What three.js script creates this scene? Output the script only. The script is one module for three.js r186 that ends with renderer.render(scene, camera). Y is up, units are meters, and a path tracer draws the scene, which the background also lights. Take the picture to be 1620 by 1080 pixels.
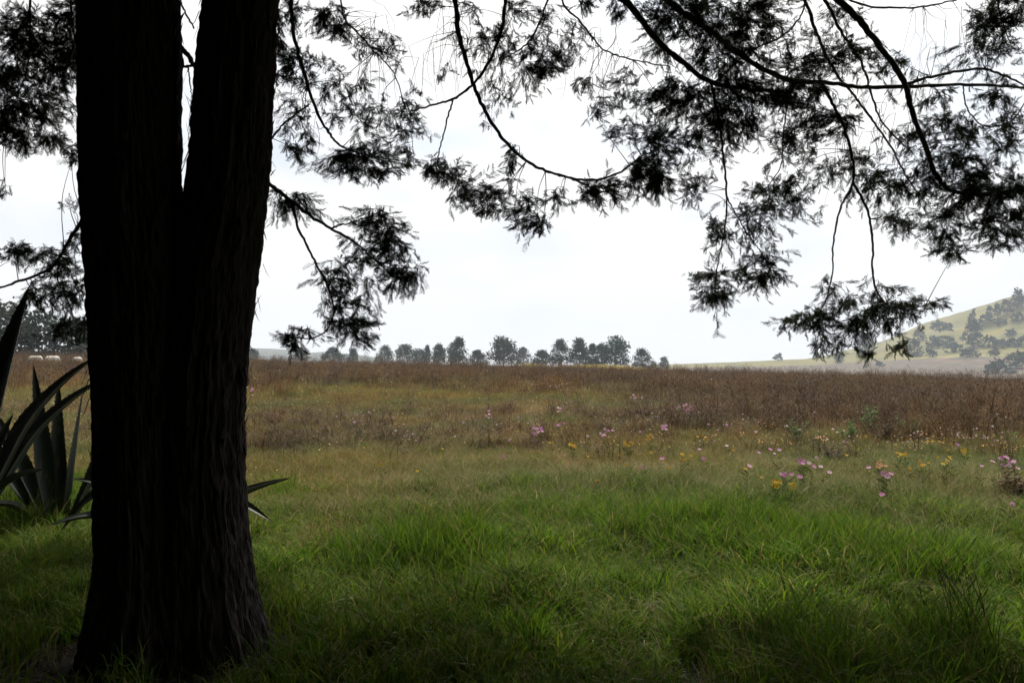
import * as THREE from 'three';
import { MarchingCubes } from 'three/addons/objects/MarchingCubes.js';
import { createNoise2D, createNoise3D } from 'simplex-noise';

// ------------------------------------------------------------------ camera, sky, sun, exposure
const scene = new THREE.Scene();
const EYE = 1.55, F = 1272, HORIZON = 583;                       // focal length and horizon in photograph pixels
const PITCH = Math.atan((HORIZON - 540) / F);
const camera = new THREE.PerspectiveCamera(2 * Math.atan(540 / F) * 180 / Math.PI, 1.5, 0.05, 9000);
camera.position.set(0, EYE, 0);
camera.rotation.x = PITCH;
const renderer = new THREE.WebGLRenderer({ antialias: true });
renderer.toneMapping = THREE.LinearToneMapping;
renderer.toneMappingExposure = 1.19;
renderer.shadowMap.enabled = true;

function mulberry(a) { return () => { a = (a + 0x6d2b79f5) | 0; let t = Math.imul(a ^ (a >>> 15), 1 | a); t = (t + Math.imul(t ^ (t >>> 7), 61 | t)) ^ t; return ((t ^ (t >>> 14)) >>> 0) / 4294967296; }; }
let rnd = mulberry(11);
const R = (a, b) => a + (b - a) * rnd();
const n2 = createNoise2D(mulberry(5)), n3 = createNoise3D(mulberry(6));
const clamp = (x, a, b) => Math.min(b, Math.max(a, x));
const sstep = (a, b, x) => { const t = clamp((x - a) / (b - a), 0, 1); return t * t * (3 - 2 * t); };
const lerp = (a, b, t) => a + (b - a) * t;
const V = (x, y, z) => new THREE.Vector3(x, y, z);
function table(x, t) { if (x <= t[0][0]) return t[0][1]; for (let i = 1; i < t.length; i++) if (x <= t[i][0]) return lerp(t[i - 1][1], t[i][1], (x - t[i - 1][0]) / (t[i][0] - t[i - 1][0])); return t[t.length - 1][1]; }

const SUN = V(0.34, 1.75, -0.98).normalize();
{
  const W = 1024, H = 512, data = new Float32Array(W * H * 4);
  for (let r = 0; r < H; r++) for (let c = 0; c < W; c++) {
    const up = ((r + 0.5) / H - 0.5) * Math.PI, az = ((c + 0.5) / W - 0.5) * 2 * Math.PI;
    const x = Math.cos(az) * Math.cos(up), y = Math.sin(up), z = Math.sin(az) * Math.cos(up);
    const ang = Math.acos(clamp(x * SUN.x + y * SUN.y + z * SUN.z, -1, 1));
    const glow = Math.exp(-Math.pow(ang / 0.62, 2)), aureole = Math.exp(-Math.pow(ang / 0.3, 2));
    const k = 1.6 / (Math.max(y, 0) + 0.35);
    const cl = n2(x * k, z * k) * 0.55 + n2(x * k * 2.1 + 7, z * k * 2.1) * 0.3 + n2(x * k * 4.5, z * k * 4.5 + 3) * 0.15;
    const veil = clamp(0.86 + cl * 0.95 + glow * 0.7, 0, 1);
    const low = 1 - sstep(0, 0.26, y);
    const white = [0.86, 0.855, 0.845], blue = [0.54, 0.64, 0.78], haze = [0.96, 0.97, 0.975];
    for (let i = 0; i < 3; i++) {
      let v = lerp(blue[i], white[i], veil);
      v = lerp(v, haze[i], low * 0.85);
      v += (glow * 0.6 + aureole * 2.2) * (1 - low * 0.7);
      data[(r * W + c) * 4 + i] = v;
    }
    data[(r * W + c) * 4 + 3] = 1;
  }
  const t = new THREE.DataTexture(data, W, H, THREE.RGBAFormat, THREE.FloatType);
  t.mapping = THREE.EquirectangularReflectionMapping; t.magFilter = THREE.LinearFilter; t.minFilter = THREE.LinearFilter; t.needsUpdate = true;
  scene.background = t; scene.environment = t;
}
const sun = new THREE.DirectionalLight(new THREE.Color(1, 0.95, 0.83), 5.0);
sun.position.copy(SUN).multiplyScalar(120); sun.target.position.set(0, 0, 0); sun.castShadow = true; sun.shadow.radius = 5;
sun.shadow.mapSize.set(4096, 4096); Object.assign(sun.shadow.camera, { left: -60, right: 60, top: 80, bottom: -40, near: 1, far: 320 }); sun.name = 'sun';
scene.add(sun, sun.target);
scene.fog = new THREE.FogExp2(new THREE.Color(0.82, 0.89, 1.0), 0.0004);

// ------------------------------------------------------------------ helpers
const cosP = Math.cos(PITCH), sinP = Math.sin(PITCH);
function at(px, py, D) {                                          // the point D metres ahead that stands at a place of the photograph
  const cx = (px - 810) / F, cy = (540 - py) / F, y = cy * cosP + sinP, z = cosP - cy * sinP, s = D / z;
  return V(cx * s, EYE + y * s, -D);
}
const px2m = (D) => D / F;
class GB {                                                        // collects triangles of one mesh
  constructor() { this.p = []; this.i = []; this.c = []; this.u = []; }
  v(x, y, z, c, u = 0, w = 0) { this.p.push(x, y, z); this.c.push(c[0], c[1], c[2]); this.u.push(u, w); return this.p.length / 3 - 1; }
  tri(a, b, c) { this.i.push(a, b, c); }
  quad(a, b, c, d) { this.i.push(a, b, c, a, c, d); }
  tube(pts, radii, sides, col) {
    const n = pts.length, T = V(), N = V(), B = V(), up = V(0.31, 0.2, 0.93), start = this.p.length / 3;
    let len = 0;
    for (let k = 0; k < n; k++) {
      T.copy(pts[Math.min(k + 1, n - 1)]).sub(pts[Math.max(k - 1, 0)]).normalize();
      N.copy(up).addScaledVector(T, -up.dot(T)).normalize(); B.crossVectors(T, N); up.copy(N);
      if (k) len += pts[k].distanceTo(pts[k - 1]);
      for (let s = 0; s < sides; s++) {
        const a = s / sides * Math.PI * 2, r = radii[k];
        this.v(pts[k].x + (N.x * Math.cos(a) + B.x * Math.sin(a)) * r, pts[k].y + (N.y * Math.cos(a) + B.y * Math.sin(a)) * r, pts[k].z + (N.z * Math.cos(a) + B.z * Math.sin(a)) * r, col, s / sides, len);
      }
    }
    for (let k = 0; k < n - 1; k++) for (let s = 0; s < sides; s++) {
      const a = start + k * sides + s, b = start + k * sides + (s + 1) % sides;
      this.quad(a, b, b + sides, a + sides);
    }
    const e = start + (n - 1) * sides;
    for (let s = 1; s < sides - 1; s++) this.tri(e, e + s, e + s + 1);
  }
  geo() {
    const g = new THREE.BufferGeometry();
    g.setAttribute('position', new THREE.Float32BufferAttribute(this.p, 3));
    g.setAttribute('color', new THREE.Float32BufferAttribute(this.c, 3));
    g.setAttribute('uv', new THREE.Float32BufferAttribute(this.u, 2));
    g.setIndex(this.i); g.computeVertexNormals();
    return g;
  }
}
const taken = new Map();
function numbered(n) { const k = taken.get(n) ?? 0; taken.set(n, k + 1); return k ? n + '_' + String(k).padStart(3, '0') : n; }
function tag(o, label, category, group, kind) { if (label) o.userData.label = label; if (category) o.userData.category = category; if (group) o.userData.group = group; if (kind) o.userData.kind = kind; return o; }
function mesh(name, g, m, parent) { const o = new THREE.Mesh(g, m); o.name = parent === scene ? numbered(name) : name; o.castShadow = o.receiveShadow = true; parent.add(o); return o; }
function group(name, x = 0, y = 0, z = 0) { const o = new THREE.Group(); o.name = numbered(name); o.position.set(x, y, z); scene.add(o); return o; }
function spline(pts, n) { return new THREE.CatmullRomCurve3(pts, false, 'centripetal').getPoints(n); }
class Scatter {                                                   // copies of a few shapes, gathered and then added under one parent
  constructor(geos, mat) { this.geos = geos; this.mat = mat; this.m = geos.map(() => []); this.col = geos.map(() => []); }
  add(k, matrix, c) { const e = matrix.elements, a = this.m[k]; for (let i = 0; i < 16; i++) a.push(e[i]); this.col[k].push(c[0], c[1], c[2]); }
  build(name, parent) {
    this.geos.forEach((g, k) => {
      const n = this.m[k].length / 16; if (!n) return;
      const o = new THREE.InstancedMesh(g, this.mat, n);
      o.instanceMatrix.array.set(this.m[k]);
      o.instanceColor = new THREE.InstancedBufferAttribute(new Float32Array(this.col[k]), 3);
      o.name = name; o.userData.kind = 'stuff'; o.castShadow = o.receiveShadow = true; parent.add(o);
    });
  }
}
const M4 = new THREE.Matrix4(), Q = new THREE.Quaternion(), Q2 = new THREE.Quaternion(), S3 = V(), P3 = V(), YUP = V(0, 1, 0), XA = V(1, 0, 0);
function upright(x, y, z, turn, s, sy = s, lean = 0, leanTurn = 0) {
  Q.setFromAxisAngle(YUP, turn);
  if (lean) { Q2.setFromAxisAngle(V(Math.cos(leanTurn), 0, Math.sin(leanTurn)), lean); Q.premultiply(Q2); }
  return M4.compose(P3.set(x, y, z), Q, S3.set(s, sy, s));
}

// ------------------------------------------------------------------ textures and materials
function noiseTexture(w, h, fn) {
  const d = new Uint8Array(w * h * 4);
  for (let y = 0; y < h; y++) for (let x = 0; x < w; x++) { const v = clamp(fn(x / w, y / h), 0, 1) * 255, o = (y * w + x) * 4; d[o] = d[o + 1] = d[o + 2] = v; d[o + 3] = 255; }
  const t = new THREE.DataTexture(d, w, h); t.wrapS = t.wrapT = THREE.RepeatWrapping; t.magFilter = THREE.LinearFilter; t.needsUpdate = true; return t;
}
const loop3 = (u, v, fu, fv) => n3(Math.cos(u * 2 * Math.PI) * fu, Math.sin(u * 2 * Math.PI) * fu, v * fv);
const barkBump = noiseTexture(512, 512, (u, v) => { const m = v < 0.5 ? v : 1 - v; return 0.5 + 0.35 * (1 - 2 * Math.abs(loop3(u, m, 11, 9))) + 0.25 * loop3(u, m, 26, 20); });
const groundMap = noiseTexture(512, 512, (u, v) => 0.72 + 0.16 * n3(Math.cos(u * 6.283) * 3, Math.sin(u * 6.283) * 3, Math.cos(v * 6.283) * 3 + 3 * Math.sin(v * 6.283)) + 0.22 * n2(u * 90, v * 90) * Math.sin(u * Math.PI) * Math.sin(v * Math.PI) + 0.1 * rnd());
groundMap.colorSpace = THREE.SRGBColorSpace;
const std = (o) => new THREE.MeshStandardMaterial({ side: THREE.DoubleSide, ...o });
const leafMat = (o) => new THREE.MeshPhysicalMaterial({ side: THREE.DoubleSide, vertexColors: true, roughness: 0.92, transmission: 0.5, thickness: 0, specularIntensity: 0.25, ...o });
const MAT = {
  bark: std({ color: new THREE.Color(0.04, 0.031, 0.025), roughness: 0.95, bumpMap: barkBump, bumpScale: 0.012 }),
  twig: std({ color: new THREE.Color(0.07, 0.055, 0.045), roughness: 0.9 }),
  needle: leafMat({ transmission: 0.25 }),
  grass: leafMat({}),
  stem: leafMat({ transmission: 0.2 }),
  ground: std({ vertexColors: true, roughness: 1, map: groundMap }),
  crown: leafMat({ transmission: 0.2 }),
  farBark: std({ color: new THREE.Color(0.09, 0.07, 0.055), roughness: 1 }),
  agave: std({ vertexColors: true, roughness: 0.58 }),
  petal: leafMat({ transmission: 0.4 }),
  wool: std({ color: new THREE.Color(0.62, 0.58, 0.5), roughness: 1 }),
  rock: std({ color: new THREE.Color(0.4, 0.38, 0.35), roughness: 1 }),
};

// ------------------------------------------------------------------ terrain
const CREST = 80;
const crestTop = [[-0.9, 3.0], [-0.6, 2.2], [-0.32, 1.69], [-0.165, 1.40], [0, 1.02], [0.15, 0.68], [0.385, 0.24], [0.62, -0.7], [0.9, -1.8]];
function mounds(x, D) { return 0.065 * n2(x * 0.55, D * 0.55) + 0.035 * n2(x * 1.5 + 9, D * 1.5) + 0.10 * n2(x * 0.11 + 4, D * 0.09); }
function groundH(x, D) {
  const c = table(x / CREST, crestTop), near = c * sstep(8, CREST, D) + mounds(x, D) * clamp((D + 6) / 8, 0.2, 1);
  if (D <= CREST) return near;
  const far = table(x / 260, [[-0.6, 4.4], [-0.3, 3.3], [-0.165, 3.0], [0, 2.2], [0.16, 1.7], [0.25, -1], [0.4, -3], [0.9, -4]]);
  const dip = near - 2.0 * sstep(CREST + 2, 135, D);
  return lerp(lerp(dip, far, sstep(140, 235, D)), -4, sstep(275, 420, D));
}
const gcol = { soil: [0.032, 0.027, 0.016], lush: [0.035, 0.045, 0.014], dry: [0.14, 0.1, 0.045], brown: [0.10, 0.068, 0.042], far: [0.15, 0.145, 0.06] };
const mix3 = (a, b, t) => [lerp(a[0], b[0], t), lerp(a[1], b[1], t), lerp(a[2], b[2], t)];
{
  const N = 300, g = new GB(), s = 5, k = Math.asinh(1700 / s), xs = [], ds = [];
  for (let i = 0; i <= N; i++) xs.push(s * Math.sinh(k * (i / N * 2 - 1)));
  for (let i = 0; i <= N; i++) ds.push(4 + s * 1.2 * Math.sinh(lerp(-Math.asinh(45 / s), Math.asinh(1700 / s / 1.2), i / N)));
  for (let j = 0; j <= N; j++) for (let i = 0; i <= N; i++) {
    const x = xs[i], D = ds[j], n = n2(x * 0.3, D * 0.3) * 0.5 + n2(x * 0.06, D * 0.05) * 0.5;
    let c = mix3(gcol.soil, gcol.lush, clamp(0.5 + n, 0, 1));
    c = mix3(c, mix3(gcol.dry, gcol.brown, clamp(0.5 + n2(x * 0.05, D * 0.08), 0, 1)), sstep(9, 22, D + n * 5));
    c = mix3(c, gcol.far, sstep(90, 150, D));
    g.v(x, groundH(x, D), -D, c, x / 3, D / 3);
  }
  for (let j = 0; j < N; j++) for (let i = 0; i < N; i++) { const a = j * (N + 1) + i; g.quad(a, a + 1, a + N + 2, a + N + 1); }
  tag(mesh('ground', g.geo(), MAT.ground, scene), 'gently rising grassy meadow ground under the tree', 'ground', null, 'structure');
}
const ridge = [[40, -3], [100, 2.5], [128, 4.9], [199, 7.6], [250, 10.6], [301, 19], [322, 23], [345, 28.5], [373, 36.5], [414, 53], [480, 74], [600, 104], [900, 125]];
function hillH(x, D) {
  const H = table(x, ridge), t = clamp((D - 235) / (650 - 235), 0, 1), base = -3.2;
  const wob = (n2(x * 0.012, D * 0.012) * 2.2 + n2(x * 0.04, D * 0.04) * 0.7) * clamp(H / 40, 0.05, 1) * sstep(0, 0.4, t);
  return lerp(base, H, Math.pow(t, 1.5)) + wob - Math.max(0, D - 650) * 0.05 - 30 * (1 - sstep(30, 110, x));
}
{
  const g = new GB(), NX = 200, ND = 150;
  for (let j = 0; j <= ND; j++) for (let i = 0; i <= NX; i++) {
    const x = 30 + 870 * Math.pow(i / NX, 1.25), D = 225 + 600 * j / ND, n = n2(x * 0.03, D * 0.03), m = n2(x * 0.11, D * 0.11);
    const yel = [0.26, 0.21, 0.04], grn = [0.12, 0.13, 0.03], brn = [0.12, 0.075, 0.052], red = [0.3, 0.16, 0.1], tan = [0.34, 0.28, 0.14];
    let c = mix3(yel, grn, clamp(0.5 + n * 0.6 + m * 0.35, 0, 1));
    const db = 555 - Math.max(0, x - 270) * 1.5 + m * 5 + n * 5, field = 1 - sstep(-4, 5, D - db);
    c = mix3(c, mix3(brn, [0.085, 0.072, 0.045], clamp(0.5 + n2(x * 0.02, D * 0.09), 0, 1)), field);
    if (D > db - 60 && D < db && x > 270 + m * 6) c = mix3(c, red, 0.7 * sstep(0.1, 0.5, n2(x * 0.05, D * 0.06)));
    const yb = Math.exp(-Math.pow((D - db - 17) / 10, 2)) * sstep(255, 290, x);
    c = mix3(c, [0.34, 0.31, 0.08], yb * 0.9);
    c = mix3(c, tan, 0.35 * sstep(0.35, 0.8, m));
    g.v(x, hillH(x, D), -D, c, x / 9, D / 9);
  }
  for (let j = 0; j < ND; j++) for (let i = 0; i < NX; i++) { const a = j * (NX + 1) + i; g.quad(a, a + 1, a + NX + 2, a + NX + 1); }
  tag(mesh('hill', g.geo(), MAT.ground, scene), 'hazy yellow green hillside rising to the right of the meadow', 'hill', null, 'structure');
}
{                                                                 // far blue ridge behind the meadow
  const g = new GB(), N = 120, M = 10;
  for (let j = 0; j <= M; j++) for (let i = 0; i <= N; i++) {
    const x = -1400 + 1600 * i / N, t = j / M, e = sstep(-1400, -1100, x) * (1 - sstep(-440, 50, x));
    const h = (40 + 9 * n2(x * 0.0035, 3) + 3 * n2(x * 0.015, 1)) * e;
    g.v(x, -6 + h * Math.sin(t * Math.PI * 0.5), -1250 - 300 * t, [0.06, 0.075, 0.04], x / 40, t * 20);
  }
  for (let j = 0; j < M; j++) for (let i = 0; i < N; i++) { const a = j * (N + 1) + i; g.quad(a, a + 1, a + N + 2, a + N + 1); }
  tag(mesh('distant_ridge', g.geo(), MAT.ground, scene), 'faint blue mountain ridge far behind the meadow at left', 'ridge', null, 'structure');
}
const surfaceH = (x, D) => (x > 60 && D > 240 ? Math.max(hillH(x, D), groundH(x, D)) : groundH(x, D));
function depthOf(px, py, above, d0 = 2.5, d1 = 100) {             // how far away a thing stands whose point `above` the ground shows at that place
  let best = d1; for (let D = d0; D < d1; D *= 1.004) { const p = at(px, py, D); if (p.y - groundH(p.x, D) <= above) { best = D; break; } }
  return best;
}

// ------------------------------------------------------------------ the big twin-stemmed cypress
const TD = 4.1;
const tree = group('cypress_tree', at(265, 1000, TD).x, 0, -TD);
tag(tree, 'large dark twin-stemmed cypress at left, its branches hanging across the sky', 'tree');
const toTree = V(tree.position.x, 0, -TD);
const rows = (t) => t.map(([py, l, r]) => { const p = at((l + r) / 2, py, TD); return [p.x - toTree.x, p.y, (r - l) / 2 * px2m(TD)]; });
const leftStem = rows([[1064, 128, 338], [1010, 142, 326], [955, 151, 314], [900, 155, 306], [850, 159, 303], [700, 155, 300], [600, 151, 302], [500, 146, 306], [400, 139, 301], [290, 133, 291], [150, 131, 288], [0, 130, 288]]);
const rightStem = rows([[1064, 214, 424], [1010, 218, 410], [955, 222, 400], [900, 224, 395], [850, 226, 386], [700, 226, 379], [580, 230, 386], [480, 243, 400], [400, 258, 410], [350, 272, 416], [270, 291, 422], [150, 302, 430], [0, 313, 438]]);
leftStem.push([-0.65, 5.2, 0.25], [-0.75, 7, 0.21], [-0.8, 9.5, 0.15], [-0.78, 13.5, 0.04]);
rightStem.push([0.55, 5.2, 0.2], [0.75, 7, 0.16], [0.85, 9, 0.11], [0.9, 12, 0.03]);
function stem(t, seed, zOff) {
  const g = new GB(), A = 220, ys = [];
  for (let y = -0.15; y < 4.6; y += 0.02) ys.push(y);
  for (let y = 4.6; y < t[t.length - 1][1]; y += 0.25) ys.push(y);
  const cx = t.map((r) => [r[1], r[0]]), cr = t.map((r) => [r[1], r[2]]);
  const sm = (y, tb) => (table(y - 0.12, tb) + table(y, tb) * 2 + table(y + 0.12, tb)) / 4;
  ys.forEach((y) => {
    const x0 = sm(y, cx), r0 = Math.max(0.02, sm(y, cr) - 0.022), fade = 1 - sstep(4.6, 6, y);
    for (let s = 0; s < A; s++) {
      const a = s / A * Math.PI * 2, ca = Math.cos(a), sa = Math.sin(a), k = r0 * 13;
      const wob = n3(ca * 2, sa * 2, y * 0.7 + seed) * 0.012;
      const ridge1 = 1 - 2 * Math.abs(n3(ca * k + seed, sa * k, y * 1.1)), ridge2 = 1 - 2 * Math.abs(n3(ca * k * 2.6, sa * k * 2.6 + seed, y * 3.4)), flake = n3(ca * k * 2.1, sa * k * 2.1, y * 14 + seed);
      const root = Math.max(0, 1 - y / 0.45) * (0.015 + 0.05 * Math.max(0, n3(ca * 1.9, sa * 1.9, seed)));
      const r = r0 + wob + (ridge1 * 0.008 + ridge2 * 0.008 + flake * 0.007) * fade + root * (y < 0.5 ? 1 : 0);
      g.v(x0 + ca * r, y, zOff + sa * r * 0.95, [1, 1, 1], s / A * 2, y / 1.6);
    }
  });
  for (let k = 0; k < ys.length - 1; k++) for (let s = 0; s < A; s++) { const a = k * A + s, b = k * A + (s + 1) % A; g.quad(a, a + A, b + A, b); }
  return g.geo();
}
mesh('trunk', stem(leftStem, 3, 0.03), MAT.bark, tree);
mesh('trunk', stem(rightStem, 41, -0.05), MAT.bark, tree);
{                                                                 // peeling strips of bark on the trunk's edge
  const g = new GB();
  for (let k = 0; k < 520; k++) {
    const t = rnd() < 0.5 ? leftStem : rightStem, y = R(0.4, 3.9), a = R(0, 6.283), r = table(y, t.map((q) => [q[1], q[2]])), x = table(y, t.map((q) => [q[1], q[0]]));
    const l = R(0.03, 0.11), w = R(0.004, 0.012), o = R(0.006, 0.03), up = rnd() < 0.5 ? 1 : -1, ca = Math.cos(a), sa = Math.sin(a);
    const p = (rr, yy, s) => g.v(x + ca * (r + rr) - sa * w * s, yy, (t === leftStem ? 0.03 : -0.05) + (sa * (r + rr)) * 0.95 + ca * w * s, [1, 1, 1]);
    const b = [p(0.0, y, -1), p(0.0, y, 1), p(o * 0.4 + 0.008, y + up * l * 0.6, 0.8), p(o * 0.4 + 0.008, y + up * l * 0.6, -0.8), p(o + 0.01, y + up * l, 0)];
    g.quad(b[0], b[1], b[2], b[3]); g.tri(b[3], b[2], b[4]);
  }
  const o = mesh('bark_flakes', g.geo(), MAT.bark, tree); o.userData.kind = 'stuff';
}

// sprays of cypress foliage: a thin axis with side twiglets set with scale leaves
function spray(seed, L) {
  rnd = mulberry(seed); const g = new GB(), c0 = [1, 1, 1];
  const strip = (o, d, n, l, w) => {
    const e = o.clone().addScaledVector(d, l), m = o.clone().addScaledVector(d, l * 0.45);
    const a = g.v(o.x, o.y, o.z, c0), b = g.v(m.x + n.x * w, m.y + n.y * w, m.z + n.z * w, c0), c = g.v(e.x, e.y, e.z, c0), f = g.v(m.x - n.x * w, m.y - n.y * w, m.z - n.z * w, c0);
    g.quad(a, b, c, f); return e;
  };
  const axis = [], bend = R(-0.25, 0.25), bz = R(-0.2, 0.2);
  for (let k = 0; k <= 10; k++) { const t = k / 10; axis.push(V(bend * L * t * t, L * t, bz * L * t * t)); }
  g.tube(axis, axis.map((_, k) => 0.0022 * (1 - k / 11)), 3, [0.8, 0.7, 0.5]);
  const tw = R(0, 6);
  for (let k = 1; k < 24; k++) {
    const t = k / 24, i = Math.min(9, Math.floor(t * 10)), o = axis[i].clone().lerp(axis[i + 1], t * 10 - i), side = k % 2 ? 1 : -1;
    const az = tw + (side > 0 ? 0 : Math.PI) + R(-0.7, 0.7), ang = R(0.55, 0.95), d = V(Math.cos(az) * Math.sin(ang), Math.cos(ang), Math.sin(az) * Math.sin(ang));
    const l = L * (0.5 - 0.34 * t) * R(0.7, 1.15), nrm = V(Math.cos(az + 1.57), R(-0.3, 0.3), Math.sin(az + 1.57)).normalize();
    strip(o, d, nrm, l, 0.0022);
    const n = Math.max(3, Math.round(l / 0.0055));
    for (let q = 1; q <= n; q++) {
      const s = q / (n + 0.5), p = o.clone().addScaledVector(d, l * s), sd = q % 2 ? 1 : -1, dd = d.clone().addScaledVector(d.clone().cross(nrm).normalize(), sd * R(0.4, 0.9)).addScaledVector(nrm, R(-0.6, 0.6)).normalize();
      strip(p, dd, nrm, (0.016 - 0.008 * s) * R(0.7, 1.3), 0.0019);
    }
  }
  return g.geo();
}
const sprays = [spray(101, 0.12), spray(102, 0.1), spray(103, 0.14), spray(104, 0.12), spray(105, 0.11)];
rnd = mulberry(21);
const needles = new Scatter(sprays, MAT.needle), twigs = new GB();
const greens = [[0.035, 0.055, 0.022], [0.045, 0.065, 0.026], [0.03, 0.048, 0.022], [0.055, 0.07, 0.03], [0.06, 0.06, 0.035]];
const DIR = V();
function sprig(p, d, s, set = needles, off = toTree) {
  DIR.copy(d).normalize(); Q.setFromUnitVectors(YUP, DIR); Q2.setFromAxisAngle(YUP, R(0, 6.283)); Q.multiply(Q2);
  M4.compose(P3.copy(p).sub(off), Q, S3.set(s, s, s));
  set.add(Math.floor(rnd() * 5), M4, greens[Math.floor(rnd() * 5)]);
}
const local = (pts) => pts.map((p) => p.clone().sub(toTree));
const branchPts = [];
function branch(pix, r0, r1, lead = []) {                         // pix: [px, py, depth]; lead: points above the frame, back to the trunk
  const pts = [...lead, ...pix.map(([x, y, d]) => at(x, y, d))];
  const line = spline(pts, pts.length * 7), n = line.length;
  line.forEach((p, k) => { if (k && k < n - 1) p.add(V(R(-1, 1), R(-1, 1), R(-1, 1)).multiplyScalar(0.004)); });
  const g = new GB();
  g.tube(local(line), line.map((_, k) => lerp(r0, r1, k / (n - 1)) * R(0.88, 1.15)), 7, [1, 1, 1]);
  mesh('branch', g.geo(), MAT.twig, tree);
  line.forEach((p, k) => branchPts.push([p, k / n]));
  return line;
}
function twig(a, b, sag, r) {
  const m = a.clone().lerp(b, 0.5).add(V(R(-0.03, 0.03), sag, R(-0.03, 0.03))), line = spline([a, m, b], 7);
  twigs.tube(local(line), line.map((_, k) => lerp(r, r * 0.35, k / 7)), 3, [1, 1, 1]);
  return line;
}
// a clump of foliage round one place of the photograph, fed by twigs from the nearest branch
function clump(px, py, rx, ry, D, dens = 1, opt = {}) {
  const C = at(px, py, D), k = px2m(D), ax = rx * k, ay = ry * k, az = opt.z ?? Math.min(0.3, Math.max(ax, ay) * 0.7);
  let best = null, bd = 1e9;
  for (const [p] of branchPts) { const d = p.distanceToSquared(C) * (p.y > C.y - 0.05 ? 1 : 2); if (d < bd) { bd = d; best = p; } }
  const rand = () => { let v; do v = V(R(-1, 1), R(-1, 1), R(-1, 1)); while (v.lengthSq() > 1); return v; };
  const nSpr = Math.min(dens, 1.3) * Math.PI * ax * ay / 0.00026, nArm = Math.max(2, Math.round(2 + nSpr / 300)), arms = [];
  for (let a = 0; a < nArm; a++) {
    const v = rand().multiplyScalar(0.85), end = V(C.x + v.x * ax, C.y + v.y * ay, C.z + v.z * az);
    let from = best, fd = 1e9;
    for (let q = 0; q < 24; q++) { const c = branchPts[Math.floor(rnd() * branchPts.length)][0], d = c.distanceToSquared(end); if (d < fd && d < bd * 1.6 + 0.02) { fd = d; from = c; } }
    twig(from.clone(), end, R(-0.01, 0.05), 0.0034).forEach((p, k) => { if (k > 1) arms.push(p); });
  }
  for (let made = 0, tries = 0; made < nSpr && tries < nSpr * 3; tries++) {
    const v = rand().multiplyScalar(rnd() < 0.24 ? R(1.1, 1.7) : 1.04), E = V(C.x + v.x * ax, C.y + v.y * ay, C.z + v.z * az);
    if (n3(E.x * 7, E.y * 7, E.z * 7) < -0.25 + R(-0.3, 0.3)) continue;
    let s = arms[0], sd = 1e9; for (const p of arms) { const d = p.distanceToSquared(E) * (p.y < E.y - 0.03 ? 1.8 : 1); if (d < sd) { sd = d; s = p; } }
    const len = Math.min(Math.sqrt(sd), R(0.1, 0.26)), S = E.clone().add(s.clone().sub(E).setLength(Math.max(len, 0.04))).add(V(R(-0.03, 0.03), R(0, 0.05), R(-0.03, 0.03)));
    const line = twig(S, E, R(-0.01, 0.02), 0.0017), dir = E.clone().sub(S).normalize(), n = 3 + Math.round(len * 28);
    for (let q = 0; q < n; q++) {
      const t = Math.pow((q + rnd()) / n, 0.8), i = Math.min(6, Math.floor(t * 7)), p = line[i].clone().lerp(line[i + 1], t * 7 - i);
      sprig(p, dir.clone().multiplyScalar(0.8).add(V(R(-0.8, 0.8), R(-0.85, 0.35), R(-0.8, 0.8))), R(0.28, 0.56)); made++;
    }
  }
}
// limbs above the frame
const TR = V(toTree.x + 0.55, 0, -TD), trunkAt = (y, dx = 0, dz = 0) => V(TR.x + dx, y, TR.z + dz);
const O = branch([], 0.07, 0.03, [trunkAt(4.75, 0.05), V(-0.7, 5.15, -4.9), V(0.6, 5.05, -5.3), V(2.1, 4.75, -5.5), V(3.9, 4.5, -5.6), V(5.6, 4.1, -5.8)]);
const O2 = branch([], 0.05, 0.025, [trunkAt(4.5, 0.05), V(-1.0, 4.65, -4.7), V(-0.5, 4.6, -4.9), V(0.2, 4.5, -5.1), V(0.9, 4.35, -5.2)]);
const on = (line, t) => line[Math.floor(t * (line.length - 1))].clone();
branch([[461, 0, 4.5], [467, 67, 4.5], [483, 122, 4.5], [497, 167, 4.5], [519, 208, 4.5], [539, 231, 4.55], [575, 243, 4.6], [620, 252, 4.6]], 0.014, 0.004, [trunkAt(4.2, 0.05), V(-1.2, 4.15, -4.5)]);
branch([[425, 225, 4.45], [433, 214, 4.5], [450, 194, 4.5], [489, 164, 4.5]], 0.006, 0.005);
branch([[405, 280, 4.5], [422, 289, 4.5], [455, 314, 4.45], [483, 336, 4.45], [522, 361, 4.4], [561, 383, 4.4], [589, 408, 4.4], [625, 440, 4.4]], 0.014, 0.003);
branch([[522, 361, 4.4], [550, 353, 4.45], [583, 344, 4.5], [630, 335, 4.5]], 0.006, 0.002);
branch([[461, 318, 4.45], [472, 361, 4.5], [494, 406, 4.55], [517, 450, 4.55], [528, 489, 4.55], [517, 522, 4.6], [490, 535, 4.6], [440, 528, 4.6]], 0.008, 0.003);
branch([[545, 30, 4.7], [561, 47, 4.7], [589, 78, 4.7], [622, 114, 4.75], [640, 170, 4.8]], 0.006, 0.003, [on(O2, 0.2)]);
branch([[719, 0, 5.0], [725, 50, 5.0], [739, 100, 5.0], [753, 144, 5.0], [778, 194, 5.0], [806, 231, 5.0], [844, 261, 5.0], [883, 276, 5.0], [933, 285, 5.0], [978, 274, 5.0], [1010, 250, 5.05], [1040, 235, 5.05]], 0.017, 0.004, [on(O2, 0.45)]);
branch([[883, 276, 5.0], [905, 283, 4.98], [945, 300, 4.95], [985, 310, 4.95]], 0.009, 0.003);
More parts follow.
